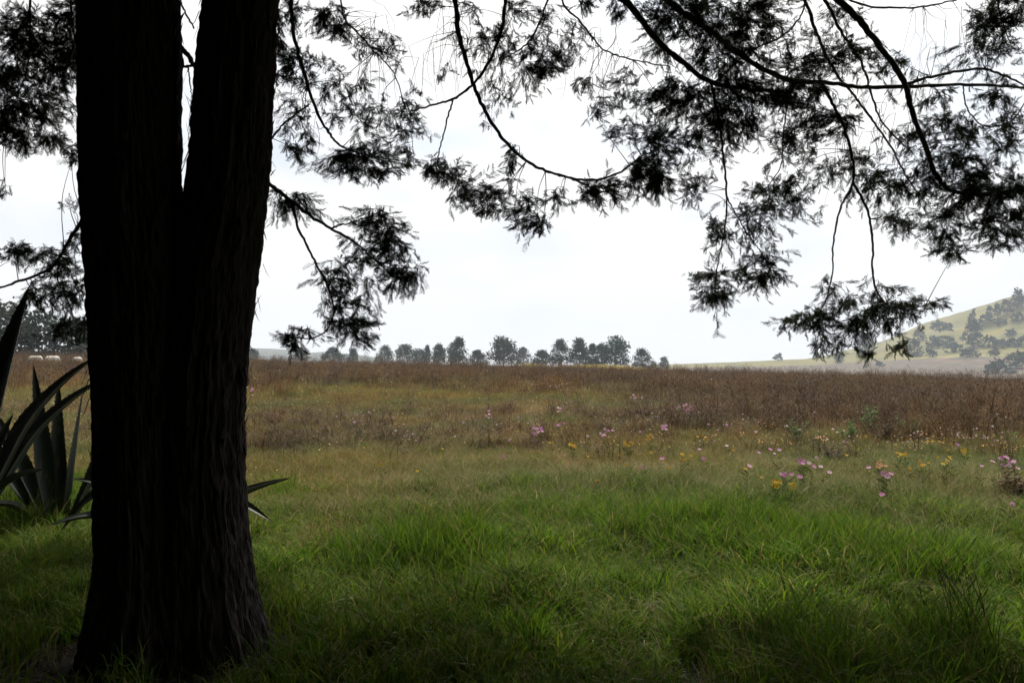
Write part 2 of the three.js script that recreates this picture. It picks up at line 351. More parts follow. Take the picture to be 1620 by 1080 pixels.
branch([[800, 0, 5.2], [794, 44, 5.2], [778, 89, 5.15], [750, 131, 5.1], [717, 156, 5.1], [685, 166, 5.1], [650, 175, 5.1]], 0.014, 0.005, [on(O2, 0.7)]);
branch([[717, 156, 5.1], [706, 194, 5.1], [694, 244, 5.1], [690, 270, 5.1]], 0.006, 0.003);
branch([[867, 0, 5.3], [844, 56, 5.25], [822, 78, 5.2], [790, 95, 5.2]], 0.008, 0.004, [on(O2, 0.85)]);
branch([[889, 0, 5.3], [917, 33, 5.3], [956, 78, 5.3], [1000, 94, 5.3], [1060, 105, 5.35]], 0.008, 0.004, [on(O2, 0.85)]);
branch([[968, -20, 5.3], [1000, 11, 5.3], [1033, 56, 5.3], [1078, 97, 5.3], [1128, 131, 5.3], [1180, 140, 5.3], [1240, 145, 5.35]], 0.026, 0.012, [on(O2, 0.95)]);
branch([[1055, 0, 5.5], [1111, 39, 5.5], [1161, 78, 5.5], [1206, 108, 5.5], [1250, 126, 5.5], [1311, 131, 5.5], [1367, 138, 5.5], [1433, 137, 5.5], [1500, 134, 5.5], [1570, 135, 5.5], [1640, 140, 5.5]], 0.024, 0.008, [on(O, 0.35)]);
branch([[1433, 133, 5.5], [1483, 119, 5.5], [1556, 109, 5.5], [1589, 119, 5.45], [1625, 136, 5.4]], 0.011, 0.006);
branch([[1328, 0, 5.2], [1361, 33, 5.2], [1400, 83, 5.2], [1433, 133, 5.2], [1441, 170, 5.2], [1461, 222, 5.2], [1483, 278, 5.2], [1503, 300, 5.2], [1560, 308, 5.2], [1640, 290, 5.2]], 0.024, 0.01, [on(O, 0.52)]);
branch([[1272, 0, 5.6], [1289, 44, 5.6], [1311, 94, 5.6], [1328, 122, 5.6], [1356, 156, 5.6], [1383, 194, 5.6], [1411, 233, 5.6], [1428, 267, 5.6], [1455, 310, 5.6]], 0.013, 0.005, [on(O, 0.48)]);
branch([[1306, 0, 5.45], [1328, 44, 5.45], [1361, 94, 5.45], [1378, 144, 5.45], [1394, 189, 5.45], [1430, 230, 5.45]], 0.012, 0.005, [on(O, 0.5)]);
branch([[1300, 131, 5.4], [1322, 172, 5.35], [1339, 211, 5.35], [1350, 256, 5.35], [1350, 289, 5.35], [1333, 322, 5.35], [1319, 378, 5.35], [1317, 433, 5.35], [1300, 489, 5.35], [1270, 515, 5.35]], 0.012, 0.003);
branch([[1350, 289, 5.35], [1372, 328, 5.3], [1381, 378, 5.3], [1383, 444, 5.3], [1400, 478, 5.3], [1433, 490, 5.3], [1470, 480, 5.3], [1500, 471, 5.3]], 0.009, 0.003);
branch([[1125, 131, 5.3], [1136, 183, 5.3], [1144, 239, 5.3], [1150, 311, 5.3], [1147, 361, 5.3], [1136, 417, 5.3], [1130, 470, 5.3]], 0.010, 0.003);
branch([[1150, 311, 5.3], [1161, 333, 5.3], [1189, 378, 5.3], [1205, 400, 5.3], [1220, 430, 5.3]], 0.005, 0.003);
branch([[1244, 140, 5.4], [1244, 167, 5.4], [1239, 222, 5.4], [1236, 261, 5.4], [1211, 300, 5.4]], 0.007, 0.003);
branch([[1345, 0, 5.6], [1411, 12, 5.6], [1461, 10, 5.6], [1514, 0, 5.6]], 0.009, 0.005, [on(O, 0.55)]);
branch([[1525, 134, 5.5], [1530, 170, 5.5], [1560, 200, 5.5], [1600, 190, 5.5], [1630, 150, 5.5]], 0.005, 0.004);
branch([[1130, 131, 5.4], [1190, 80, 5.5], [1240, 55, 5.55], [1270, 20, 5.6], [1276, -10, 5.6]], 0.007, 0.006);
branch([[1575, -20, 5.4], [1585, 30, 5.4], [1600, 70, 5.4]], 0.008, 0.003, [on(O, 0.75)]);
// left of the trunk
branch([[150, 330, 4.6], [132, 345, 4.7], [115, 370, 4.8], [95, 405, 4.8], [75, 427, 4.85], [30, 445, 4.9], [-20, 460, 4.9]], 0.013, 0.006);
branch([[95, 405, 4.8], [90, 440, 4.85], [105, 470, 4.9], [115, 500, 4.9]], 0.005, 0.003);
branch([[47, 0, 4.9], [46, 60, 4.9], [42, 110, 4.9], [32, 140, 4.9], [10, 200, 4.9]], 0.009, 0.003, [V(toTree.x - 0.9, 4.5, -4.6), V(-2.9, 4.4, -4.8)]);
branch([[122, 60, 4.7], [100, 110, 4.75], [60, 90, 4.8], [20, 60, 4.85]], 0.012, 0.004, [V(toTree.x - 0.6, 3.6, -4.5)]);
branch([[112, 20, 4.8], [118, 60, 4.8], [128, 90, 4.8], [140, 130, 4.8]], 0.008, 0.005, [V(toTree.x - 0.8, 4.4, -4.6)]);
// in the fork
branch([[285, 75, 4.7], [297, 88, 4.7], [310, 110, 4.8]], 0.016, 0.012);
branch([[280, 105, 4.6], [298, 104, 4.6], [315, 98, 4.6]], 0.008, 0.008);
branch([[296, 105, 4.7], [300, 130, 4.7], [303, 150, 4.7]], 0.005, 0.003);
branch([[285, 0, 4.8], [293, 20, 4.8], [306, 45, 4.8]], 0.006, 0.005);
branch([[303, 150, 4.75], [299, 190, 4.75], [297, 240, 4.75]], 0.002, 0.0015);

// foliage clumps: px, py, rx, ry, depth, density
for (const c of [
  [575, 264, 74, 30, 4.6, 1.8], [560, 252, 40, 20, 4.6, 1.5], [600, 395, 48, 55, 4.4, 1.1], [640, 440, 36, 34, 4.4, 1.3], [595, 350, 50, 22, 4.45, 1.0], [465, 328, 42, 26, 4.45, 1.4], [545, 500, 40, 42, 4.55, 1.5], [575, 525, 24, 22, 4.55, 1.2],
  [475, 535, 46, 16, 4.6, 1.0], [525, 450, 32, 28, 4.55, 0.9], [470, 552, 16, 12, 4.6, 1.1], [515, 35, 46, 27, 4.75, 1.9], [450, 45, 30, 60, 4.6, 0.8], [445, 110, 22, 40, 4.6, 0.7], [472, 222, 28, 40, 4.55, 0.7], [590, 190, 50, 32, 4.8, 0.55],
  [645, 190, 24, 36, 5.0, 1.2], [540, 150, 36, 34, 4.7, 0.35], [600, 60, 30, 24, 4.8, 0.4], [955, 303, 50, 27, 5.0, 1.9], [1020, 285, 36, 40, 5.05, 1.8], [785, 322, 66, 26, 5.0, 1.0], [835, 345, 36, 30, 5.0, 1.2], [730, 305, 24, 24, 5.05, 0.9],
  [695, 270, 26, 24, 5.1, 1.4], [808, 258, 14, 24, 5.0, 1.2], [880, 320, 30, 24, 5.0, 0.6], [862, 98, 42, 32, 5.25, 2.2], [783, 72, 40, 28, 5.2, 1.0], [930, 136, 26, 14, 5.3, 0.9], [950, 172, 26, 18, 5.2, 0.8], [985, 212, 26, 20, 5.2, 1.0],
  [930, 8, 18, 14, 5.3, 1.3], [975, 17, 16, 20, 5.3, 1.3], [665, 12, 28, 18, 4.9, 1.0], [740, 12, 20, 20, 5.0, 0.5], [820, 20, 34, 22, 5.2, 0.7],
  [1160, 160, 130, 28, 5.35, 2.0], [1260, 150, 60, 26, 5.4, 1.8], [1080, 25, 80, 36, 5.4, 1.9], [1190, 40, 64, 32, 5.5, 1.5], [1150, 100, 70, 40, 5.4, 0.9], [1028, 282, 32, 36, 5.1, 1.5], [1035, 212, 46, 44, 5.2, 0.8], [1060, 150, 46, 26, 5.3, 1.1],
  [1150, 205, 60, 42, 5.3, 1.1], [1305, 196, 60, 24, 5.4, 1.2], [1355, 285, 62, 56, 5.4, 0.5], [1225, 315, 58, 36, 5.4, 1.1], [1098, 300, 28, 32, 5.3, 0.9], [1418, 350, 28, 28, 5.4, 1.0], [1495, 375, 42, 44, 5.2, 1.3], [1330, 90, 70, 34, 5.5, 0.9],
  [1505, 215, 54, 40, 5.3, 0.8], [1580, 150, 36, 30, 5.5, 0.8], [1575, 40, 44, 46, 5.4, 1.2], [1605, 205, 26, 40, 5.4, 0.8], [1540, 310, 70, 34, 5.2, 2.0], [1600, 320, 50, 56, 5.2, 2.0], [1580, 370, 50, 30, 5.2, 1.5], [1450, 300, 40, 30, 5.3, 1.0],
  [1440, 215, 34, 26, 5.4, 0.7], [1525, 270, 50, 24, 5.2, 1.1], [1127, 468, 36, 44, 5.3, 1.6], [1208, 430, 42, 34, 5.3, 1.3], [1138, 375, 25, 36, 5.3, 1.0], [1180, 350, 30, 30, 5.3, 0.7], [1170, 440, 30, 20, 5.3, 0.6],
  [1250, 515, 34, 11, 5.35, 1.5], [1300, 515, 42, 34, 5.35, 1.1], [1310, 470, 20, 26, 5.35, 0.8], [1360, 510, 40, 46, 5.3, 1.3], [1370, 560, 14, 12, 5.3, 1.2], [1310, 555, 26, 14, 5.35, 0.9], [1415, 500, 42, 30, 5.3, 1.6], [1420, 545, 16, 18, 5.3, 1.1], [1468, 482, 34, 10, 5.3, 1.8], [1400, 455, 40, 16, 5.3, 0.5],
  [1250, 235, 40, 40, 5.4, 0.6], [1330, 25, 40, 24, 5.5, 0.6], [1480, 160, 40, 22, 5.5, 0.5],
  [40, 60, 46, 54, 4.9, 1.5], [108, 30, 34, 40, 4.8, 1.9], [15, 150, 40, 60, 4.9, 1.8], [105, 118, 36, 22, 4.75, 2.0], [70, 165, 50, 40, 4.85, 0.9], [60, 230, 56, 20, 4.9, 1.3], [118, 240, 18, 22, 4.8, 1.1], [10, 215, 26, 26, 4.9, 1.3], [3, 298, 10, 11, 4.9, 1.2], [100, 75, 30, 30, 4.8, 0.9],
  [60, 410, 54, 24, 4.85, 0.9], [105, 450, 32, 48, 4.85, 1.4], [60, 470, 46, 26, 4.9, 0.9], [110, 520, 34, 26, 4.9, 1.2], [25, 405, 26, 16, 4.9, 0.7], [112, 330, 16, 8, 4.8, 0.7], [120, 385, 14, 26, 4.8, 0.8],
  [1100, 70, 100, 60, 5.5, 0.45], [1250, 100, 90, 60, 5.5, 0.45], [1180, 185, 150, 40, 5.4, 0.6], [1100, 240, 80, 40, 5.3, 0.45], [1290, 250, 70, 50, 5.5, 0.35], [1390, 120, 70, 60, 5.6, 0.3], [1430, 275, 60, 50, 5.4, 0.5], [1545, 245, 80, 60, 5.4, 0.5], [1560, 90, 70, 50, 5.5, 0.35], [1000, 150, 60, 50, 5.3, 0.3], [1220, 375, 60, 50, 5.4, 0.25],
  [60, 120, 70, 110, 4.9, 0.8], [560, 120, 80, 90, 4.8, 0.22], [470, 150, 40, 100, 4.6, 0.35], [620, 240, 50, 40, 4.8, 0.25], [740, 285, 60, 40, 5.1, 0.45], [800, 120, 80, 70, 5.2, 0.25], [880, 60, 60, 50, 5.3, 0.4], [560, 440, 70, 70, 4.5, 0.3], [1150, 10, 120, 30, 5.5, 0.9], [1600, 10, 40, 30, 5.4, 0.9],
]) clump(...c);
// bare fine twigs hanging in the gaps
for (const [x0, x1, y0, y1, D, n] of [[680, 800, 0, 200, 5.1, 44], [560, 680, 10, 160, 4.9, 26], [440, 520, 100, 280, 4.55, 14], [880, 1010, 40, 210, 5.3, 22], [1440, 1600, 10, 130, 5.5, 18], [1300, 1480, 150, 300, 5.45, 30], [1100, 1300, 20, 120, 5.4, 26]]) {
  for (let k = 0; k < n; k++) {
    const x = R(x0, x1), y = R(y0, lerp(y0, y1, 0.55)), a = at(x, y, D + R(-0.15, 0.15)); let best = a, bd = 1e9;
    for (let q = 0; q < branchPts.length; q += 2) { const p = branchPts[q][0], d = p.distanceToSquared(a); if (d < bd) { bd = d; best = p; } }
    const e = at(x + R(-22, 22), Math.min(y1 + 30, y + R(30, 110)), D), l1 = twig(best.clone(), a, R(-0.03, 0.06), 0.0028), l2 = twig(a, e, R(-0.02, 0.02), 0.0018);
    if (rnd() < 0.6) twig(l2[3].clone(), l2[3].clone().add(V(R(-0.12, 0.12), R(-0.15, 0), R(-0.08, 0.08))), 0, 0.0013);
    if (rnd() < 0.35) for (let q = 0; q < 4; q++) sprig(e.clone().add(V(R(-0.03, 0.03), R(-0.03, 0.03), R(-0.03, 0.03))), V(R(-0.7, 0.7), R(-1, 0.2), R(-0.7, 0.7)), R(0.35, 0.7));
  }
}
{ const o = mesh('twigs', twigs.geo(), MAT.twig, tree); o.userData.kind = 'stuff'; }

// the crown above the frame
const inFrame = (p) => p.z < -0.3 && p.y < EYE + (-p.z) * 0.5 + 0.35 && Math.abs(p.x) < -p.z * 0.72 + 0.6;
function crown(cx, cz, y0, y1, rad, n, scale, set, off, test, wood) {
  for (let k = 0; k < 70; k++) {                                  // limbs of the crown, each carrying drooping sprays
    const t = k / 69, y = lerp(y0 + 0.3, y1, Math.pow(t, 1.1)), a = k * 2.4 + R(-0.3, 0.3), r = rad * Math.pow(1 - t, 0.6) * R(0.75, 1.1) + 0.35;
    const s = V(cx, y, cz), m = V(cx + Math.cos(a) * r * 0.5, y + r * 0.18, cz + Math.sin(a) * r * 0.5), e = V(cx + Math.cos(a) * r, y - r * 0.1, cz + Math.sin(a) * r), line = spline([s, m, e], 12);
    if (!test || !line.some((p) => inFrame(p))) wood.tube(line.map((p) => p.clone().sub(off)), line.map((_, q) => lerp(0.05, 0.01, q / 12) * (1 - t * 0.6)), 5, [1, 1, 1]);
    for (let q = 0; q < n / 70; q++) {
      const f = Math.pow(rnd(), 0.55), i = Math.min(11, Math.floor(f * 12)), p = line[i].clone();
      p.add(V(R(-1, 1), R(-1.3, 0.45), R(-1, 1)).multiplyScalar(0.2 + 0.16 * rad * rnd()));
      if (test && inFrame(p)) continue;
      const d = V(Math.cos(a) + R(-0.9, 0.9), R(-1.1, 0.3), Math.sin(a) + R(-0.9, 0.9));
      sprig(p, d, scale * R(0.7, 1.3), set, off);
    }
  }
}
{
  const wood = new GB();
  crown(toTree.x - 0.3, -TD, 3.2, 14, 5.4, 26000, 3.2, needles, toTree, true, wood);
  crown(toTree.x + 0.9, -TD, 4.2, 12, 4.8, 15000, 3.2, needles, toTree, true, wood);
  const o = mesh('limbs', wood.geo(), MAT.twig, tree); o.userData.kind = 'stuff';
}
needles.build('foliage', tree);
{
  const o = group('cypress_tree', 6.6, groundH(6.6, 2.4), -2.4), set = new Scatter(sprays, MAT.needle), wood = new GB(), limbs = new GB(), off = o.position.clone();
  tag(o, 'cypress with high crown standing right of the viewer, outside the view', 'tree');
  wood.tube([V(0, -0.2, 0), V(0.03, 0.6, 0), V(0.05, 3, 0.02), V(0, 8, 0), V(0, 13.5, 0)], [0.45, 0.32, 0.26, 0.16, 0.03], 20, [1, 1, 1]);
  mesh('trunk', wood.geo(), MAT.bark, o);
  crown(6.6, -2.4, 4.3, 14, 4.6, 14000, 3.4, set, off, true, limbs);
  mesh('limbs', limbs.geo(), MAT.twig, o).userData.kind = 'stuff';
  set.build('foliage', o);
}

{
  const o = group('cypress_tree', -6.6, groundH(-6.6, 8.2), -8.2), set = new Scatter(sprays, MAT.needle), wood = new GB(), limbs = new GB(), off = o.position.clone();
  tag(o, 'cypress standing beyond the left edge of the view beside the agaves', 'tree');
  wood.tube([V(0, -0.2, 0), V(0.03, 0.6, 0), V(0.05, 3, 0.02), V(0, 8, 0), V(0, 13.5, 0)], [0.45, 0.32, 0.26, 0.16, 0.03], 20, [1, 1, 1]);
  mesh('trunk', wood.geo(), MAT.bark, o);
  crown(-6.6, -8.2, 3.0, 15, 7.0, 38000, 3.4, set, off, true, limbs);
  mesh('limbs', limbs.geo(), MAT.twig, o).userData.kind = 'stuff';
  set.build('foliage', o);
}
// neighbouring cypresses beside and behind the viewer, whose shade lies over the foreground
{
  const base = V(0, 0, 0), set = new Scatter(sprays, MAT.needle), wood = new GB();
  wood.tube([V(0, -0.2, 0), V(0.03, 0.6, 0), V(0.05, 3, 0.02), V(0, 8, 0), V(0, 13.5, 0)], [0.42, 0.3, 0.24, 0.15, 0.03], 20, [1, 1, 1]);
  const proto = new THREE.Group(), limbs = new GB();
  mesh('trunk', wood.geo(), MAT.bark, proto);
  crown(0, 0, 0.5, 13.5, 3.6, 13000, 3.6, set, base, false, limbs);
  mesh('limbs', limbs.geo(), MAT.twig, proto).userData.kind = 'stuff';
  set.build('foliage', proto);
  [[-8.6, 2.6, 'cypress standing left of the twin-stemmed tree, outside the view', 1], [-6.2, -2.2, 'cypress at the left shoulder of the viewer', 1.1], [-3.2, -5.2, 'cypress behind the viewer to the left', 1.12], [0.6, -6, 'cypress straight behind the viewer', 1.12], [4.6, -5.6, 'cypress behind the viewer to the right', 1.12], [8.6, -3.4, 'cypress farther to the right behind the viewer', 1.2], [-11, -4, 'tall cypress of the second row at far left', 1.3], [-6.5, -10, 'tall cypress of the second row at left', 1.35], [-1.2, -11, 'tall cypress of the second row straight behind', 1.4], [4, -11, 'tall cypress of the second row at right', 1.35], [9.5, -9, 'tall cypress of the second row at far right', 1.3]].forEach(([x, D, label, size], k) => {
    const t = proto.clone(); t.name = numbered('cypress_tree'); t.position.set(x, groundH(x, D), -D); t.rotation.y = k * 1.3; t.scale.setScalar(size); scene.add(t);
    tag(t, label, 'tree', 'row of cypresses around the viewer');
  });
}

// ------------------------------------------------------------------ agaves
rnd = mulberry(77);
function agaveLeaf(parent, B, T, width, bow, face, pale) {        // from base to tip; bow lifts the middle, face turns the channel
  const g = new GB(), n = 26, m = 8, mid = B.clone().lerp(T, 0.5).add(bow), line = spline([B, B.clone().lerp(mid, 0.55).add(bow.clone().multiplyScalar(0.12)), mid, mid.clone().lerp(T, 0.5).add(bow.clone().multiplyScalar(0.16)), T], n);
  const c = [0.03 + R(-0.006, 0.006), 0.042 + R(-0.006, 0.006), 0.033 + R(-0.006, 0.006)], tipc = [0.04, 0.025, 0.02], edge = [0.1, 0.1, 0.075], t = V(), side = V(), nor = V();
  for (const layer of [0, 1]) for (let k = 0; k <= n; k++) {
    const s = k / n; t.copy(line[Math.min(k + 1, n)]).sub(line[Math.max(k - 1, 0)]).normalize();
    side.crossVectors(t, face).normalize(); nor.crossVectors(side, t).normalize();
    const w = width * (s < 0.12 ? lerp(0.72, 0.62, s / 0.12) : s < 0.45 ? lerp(0.62, 1, sstep(0.12, 0.45, s)) : Math.pow(1 - (s - 0.45) / 0.55, 0.8)) * 0.5 + 0.002;
    for (let q = 0; q <= m; q++) {
      const u = q / m * 2 - 1, cup = (u * u) * w * 0.55, th = (1 - u * u) * (0.05 * (1 - s) + 0.006), h = cup - (layer ? th : 0);
      const p = line[k], cc = s > 0.955 || n3(p.x * 13, p.y * 13, p.z * 13) + s * 0.9 > 1.35 ? tipc : n3(p.x * 22 + 5, p.y * 22, p.z * 22 + u) > 0.72 ? [0.11, 0.085, 0.055] : Math.abs(u) > 0.95 ? edge : mix3(c, [c[0] * 1.25, c[1] * 1.2, c[2] * 1.2], clamp(n3(p.x * 9, p.y * 9, p.z * 9 + u * 2), 0, 1));
      g.v(p.x + side.x * w * u + nor.x * h, p.y + side.y * w * u + nor.y * h, p.z + side.z * w * u + nor.z * h, cc);
    }
  }
  const row = m + 1, L = (n + 1) * row;
  for (let k = 0; k < n; k++) for (let q = 0; q < m; q++) { const a = k * row + q; g.quad(a, a + 1, a + row + 1, a + row); g.quad(L + a, L + a + row, L + a + row + 1, L + a + 1); }
  for (let k = 1; k < n - 2; k++) for (const u of [-1, 1]) {       // marginal teeth
    const s = k / n, a = (k * row + (u < 0 ? 0 : m)) * 3, b = ((k + 1) * row + (u < 0 ? 0 : m)) * 3, P = (i) => V(g.p[i], g.p[i + 1], g.p[i + 2]);
    const A = P(a), Bq = P(b), out = A.clone().sub(line[k]).normalize(), f = R(0.3, 0.7), tip = A.clone().lerp(Bq, f).addScaledVector(out, 0.012 * (1 - s * 0.5)), a0 = A.clone().lerp(Bq, f - 0.2), a1 = A.clone().lerp(Bq, f + 0.2);
    g.tri(g.v(a0.x, a0.y, a0.z, tipc), g.v(a1.x, a1.y, a1.z, tipc), g.v(tip.x, tip.y, tip.z, tipc));
  }
  mesh('leaf', g.geo(), MAT.agave, parent);
}
function agave(label, bx, by, D, leaves) {
  const b = at(bx, by, D), gy = groundH(b.x, D), o = group('agave_plant', b.x, gy, -D); tag(o, label, 'agave', 'agaves around the big trunk');
  for (const [dx, tipx, tipy, tipD, w, bow, up] of leaves) {
    const T = at(tipx, tipy, tipD).sub(o.position), B = V(dx * 0.01, 0.02, (tipD - D) * -0.1), dir = T.clone().setY(0);
    const f = up ? V(...up) : V(dir.x * -0.3, 1, dir.z * -0.3 + 0.15);
    agaveLeaf(o, B, T, w, V(0, bow, 0), f.normalize());
  }
  const g = new GB();
  g.tube([V(0, -0.1, 0), V(0, 0.12, 0), V(0, 0.3, 0)], [0.14, 0.12, 0.03], 12, [0.1, 0.12, 0.09]); mesh('core', g.geo(), MAT.agave, o);
}
agave('large agave at the left edge with a tall broad leaf against the sky', -70, 790, 7.2, [
  [2, 46, 452, 7.0, 0.34, 0.05, [-0.2, 0.2, 1]], [5, 152, 563, 7.4, 0.19, 0.3, [-0.2, 1, 0.8]], [4, 168, 596, 7.6, 0.18, 0.27, [-0.2, 1, 0.7]], [-10, -190, 470, 7.1, 0.26, 0.12], [-8, -260, 600, 7.1, 0.25, 0.1], [2, -60, 430, 7.5, 0.22, 0.05, [0, 0.3, 1]], [-4, -150, 640, 6.7, 0.25, 0.15], [3, 20, 655, 7.5, 0.14, 0.1, [0.3, 0.5, 1]], [4, 66, 742, 6.9, 0.13, 0.2, [0, 1, 0.5]],
]);
agave('agave left of the trunk with upright leaves in a fan', 92, 800, 7.9, [
  [0, 92, 602, 7.8, 0.165, 0.0, [0.4, 0.1, 1]], [-2, 52, 577, 7.6, 0.17, 0.02, [0.5, 0.2, 1]], [2, 129, 624, 8.0, 0.1, 0.02, [-1, 0.2, 0.6]], [3, 205, 662, 8.0, 0.12, 0.08, [-0.3, 1, 0.6]], [3, 215, 628, 8.3, 0.1, 0.14, [-0.3, 1, 0.5]], [-3, -30, 628, 7.6, 0.15, 0.1, [0.7, 0.8, 0.6]], [-4, -50, 712, 7.6, 0.14, 0.14, [0.2, 1, 0.5]], [-3, -30, 798, 7.4, 0.12, 0.14, [0, 1, 0.4]], [-2, -10, 690, 8.2, 0.12, 0.16, [0.3, 0.8, 1]],
]);
agave('agave hidden behind the trunk with leaf tips showing on both sides', 262, 805, 6.9, [
  [4, 458, 756, 6.9, 0.15, 0.1, [0, 1, 0.25]], [4, 428, 824, 6.7, 0.15, 0.26, [0.1, 1, 0.5]], [-4, 97, 838, 6.6, 0.13, 0.42, [0, 1, 0.6]], [-4, 78, 830, 6.4, 0.1, 0.16, [0, 1, 0.5]], [-3, 112, 757, 7.2, 0.1, 0.16, [0, 1, 0.5]], [0, 250, 560, 7.1, 0.17, 0, [0, 0.2, 1]], [1, 310, 610, 7.1, 0.17, 0, [0, 0.2, 1]], [-1, 210, 620, 7.2, 0.17, 0, [0, 0.2, 1]],
]);

// ------------------------------------------------------------------ grass and meadow
function tuft(seed, blades, h, spread, w, lean, cols, segs = 3, opt = {}) {
  rnd = mulberry(seed); const g = new GB();
  for (let k = 0; k < blades; k++) {
    const a = R(0, 6.283), r = spread * Math.sqrt(rnd()), x = Math.cos(a) * r, z = Math.sin(a) * r, H = h * R(0.45, 1.1), b = R(0, 6.283), ln = H * lean * R(0.2, 1.2), tw = R(0, 6.283), ww = w * R(0.6, 1.3), c = cols[Math.floor(rnd() * cols.length)];
    let pl = -1, pr = -1;
    for (let s = 0; s <= segs; s++) {
      const t = s / segs, off = ln * t * t, y = H * t * (1 - lean * 0.35 * t * t), X = x + Math.cos(b) * off, Z = z + Math.sin(b) * off, hw = ww * 0.5 * (1 - t * t * 0.85), dx = Math.cos(tw) * hw, dz = Math.sin(tw) * hw;
      if (s === segs) { const e = g.v(X, y, Z, c); g.tri(pl, pr, e); break; }
      const l = g.v(X - dx, y - (s ? 0 : 0.03), Z - dz, c), q = g.v(X + dx, y - (s ? 0 : 0.03), Z + dz, c);
      if (s) g.quad(pl, pr, q, l); pl = l; pr = q;
    }
    if (opt.head && rnd() < opt.head) {                           // a seed head or dry flower head at the tip
      const X = x + Math.cos(b) * ln, Z = z + Math.sin(b) * ln, y = H * (1 - lean * 0.35), s = (opt.size ?? 0.012) * R(0.6, 1.4), hc = opt.headCols[Math.floor(rnd() * opt.headCols.length)];
      const p = [[s, 0, 0], [-s, 0, 0], [0, 0, s], [0, 0, -s]].map((q) => g.v(X + q[0], y + q[1], Z + q[2], hc)), t1 = g.v(X, y + s * (opt.tall ?? 1.4), Z, hc), t0 = g.v(X, y - s * (opt.tall ?? 1.4), Z, hc);
      for (const t of [t1, t0]) { g.tri(p[0], p[2], t); g.tri(p[2], p[1], t); g.tri(p[1], p[3], t); g.tri(p[3], p[0], t); }
    }
    if (opt.sides) for (let q = 0; q < opt.sides; q++) {          // side twigs and small leaves of a weed
      const t = R(0.35, 0.95), off = ln * t * t, X = x + Math.cos(b) * off, y = H * t * (1 - lean * 0.35 * t * t), Z = z + Math.sin(b) * off, aa = R(0, 6.283), l = H * R(0.08, 0.26), ex = X + Math.cos(aa) * l * 0.7, ez = Z + Math.sin(aa) * l * 0.7, ey = y + l * R(0.3, 0.9), lw = ww * R(0.5, opt.leaf ?? 1.2);
      g.tri(g.v(X, y, Z, c), g.v((X + ex) / 2 - Math.sin(aa) * lw, (y + ey) / 2, (Z + ez) / 2 + Math.cos(aa) * lw, c), g.v(ex, ey, ez, c));
    }
  }
  return g.geo();
}
const lushC = [[0.085, 0.16, 0.008], [0.12, 0.205, 0.01], [0.055, 0.12, 0.007], [0.15, 0.225, 0.014], [0.085, 0.165, 0.009], [0.05, 0.105, 0.01], [0.22, 0.2, 0.06]];
const oliveC = [[0.13, 0.145, 0.035], [0.165, 0.16, 0.045], [0.11, 0.13, 0.028], [0.2, 0.165, 0.06], [0.26, 0.215, 0.1], [0.1, 0.13, 0.025]];
const tanC = [[0.28, 0.22, 0.11], [0.22, 0.17, 0.08], [0.33, 0.27, 0.15], [0.17, 0.13, 0.06]];
const brownC = [[0.115, 0.062, 0.022], [0.14, 0.08, 0.032], [0.07, 0.04, 0.016], [0.18, 0.115, 0.045], [0.1, 0.07, 0.022], [0.12, 0.062, 0.024]];
const herbC = [[0.10, 0.12, 0.03], [0.15, 0.13, 0.035], [0.08, 0.105, 0.025], [0.17, 0.12, 0.035], [0.12, 0.08, 0.04]];
const paleH = [[0.45, 0.36, 0.33], [0.5, 0.4, 0.38], [0.3, 0.2, 0.15], [0.25, 0.16, 0.1]], yelH = [[0.5, 0.33, 0.03], [0.42, 0.25, 0.03], [0.4, 0.3, 0.06]];
const rep = (n, f) => Array.from({ length: n }, (_, k) => f(k));
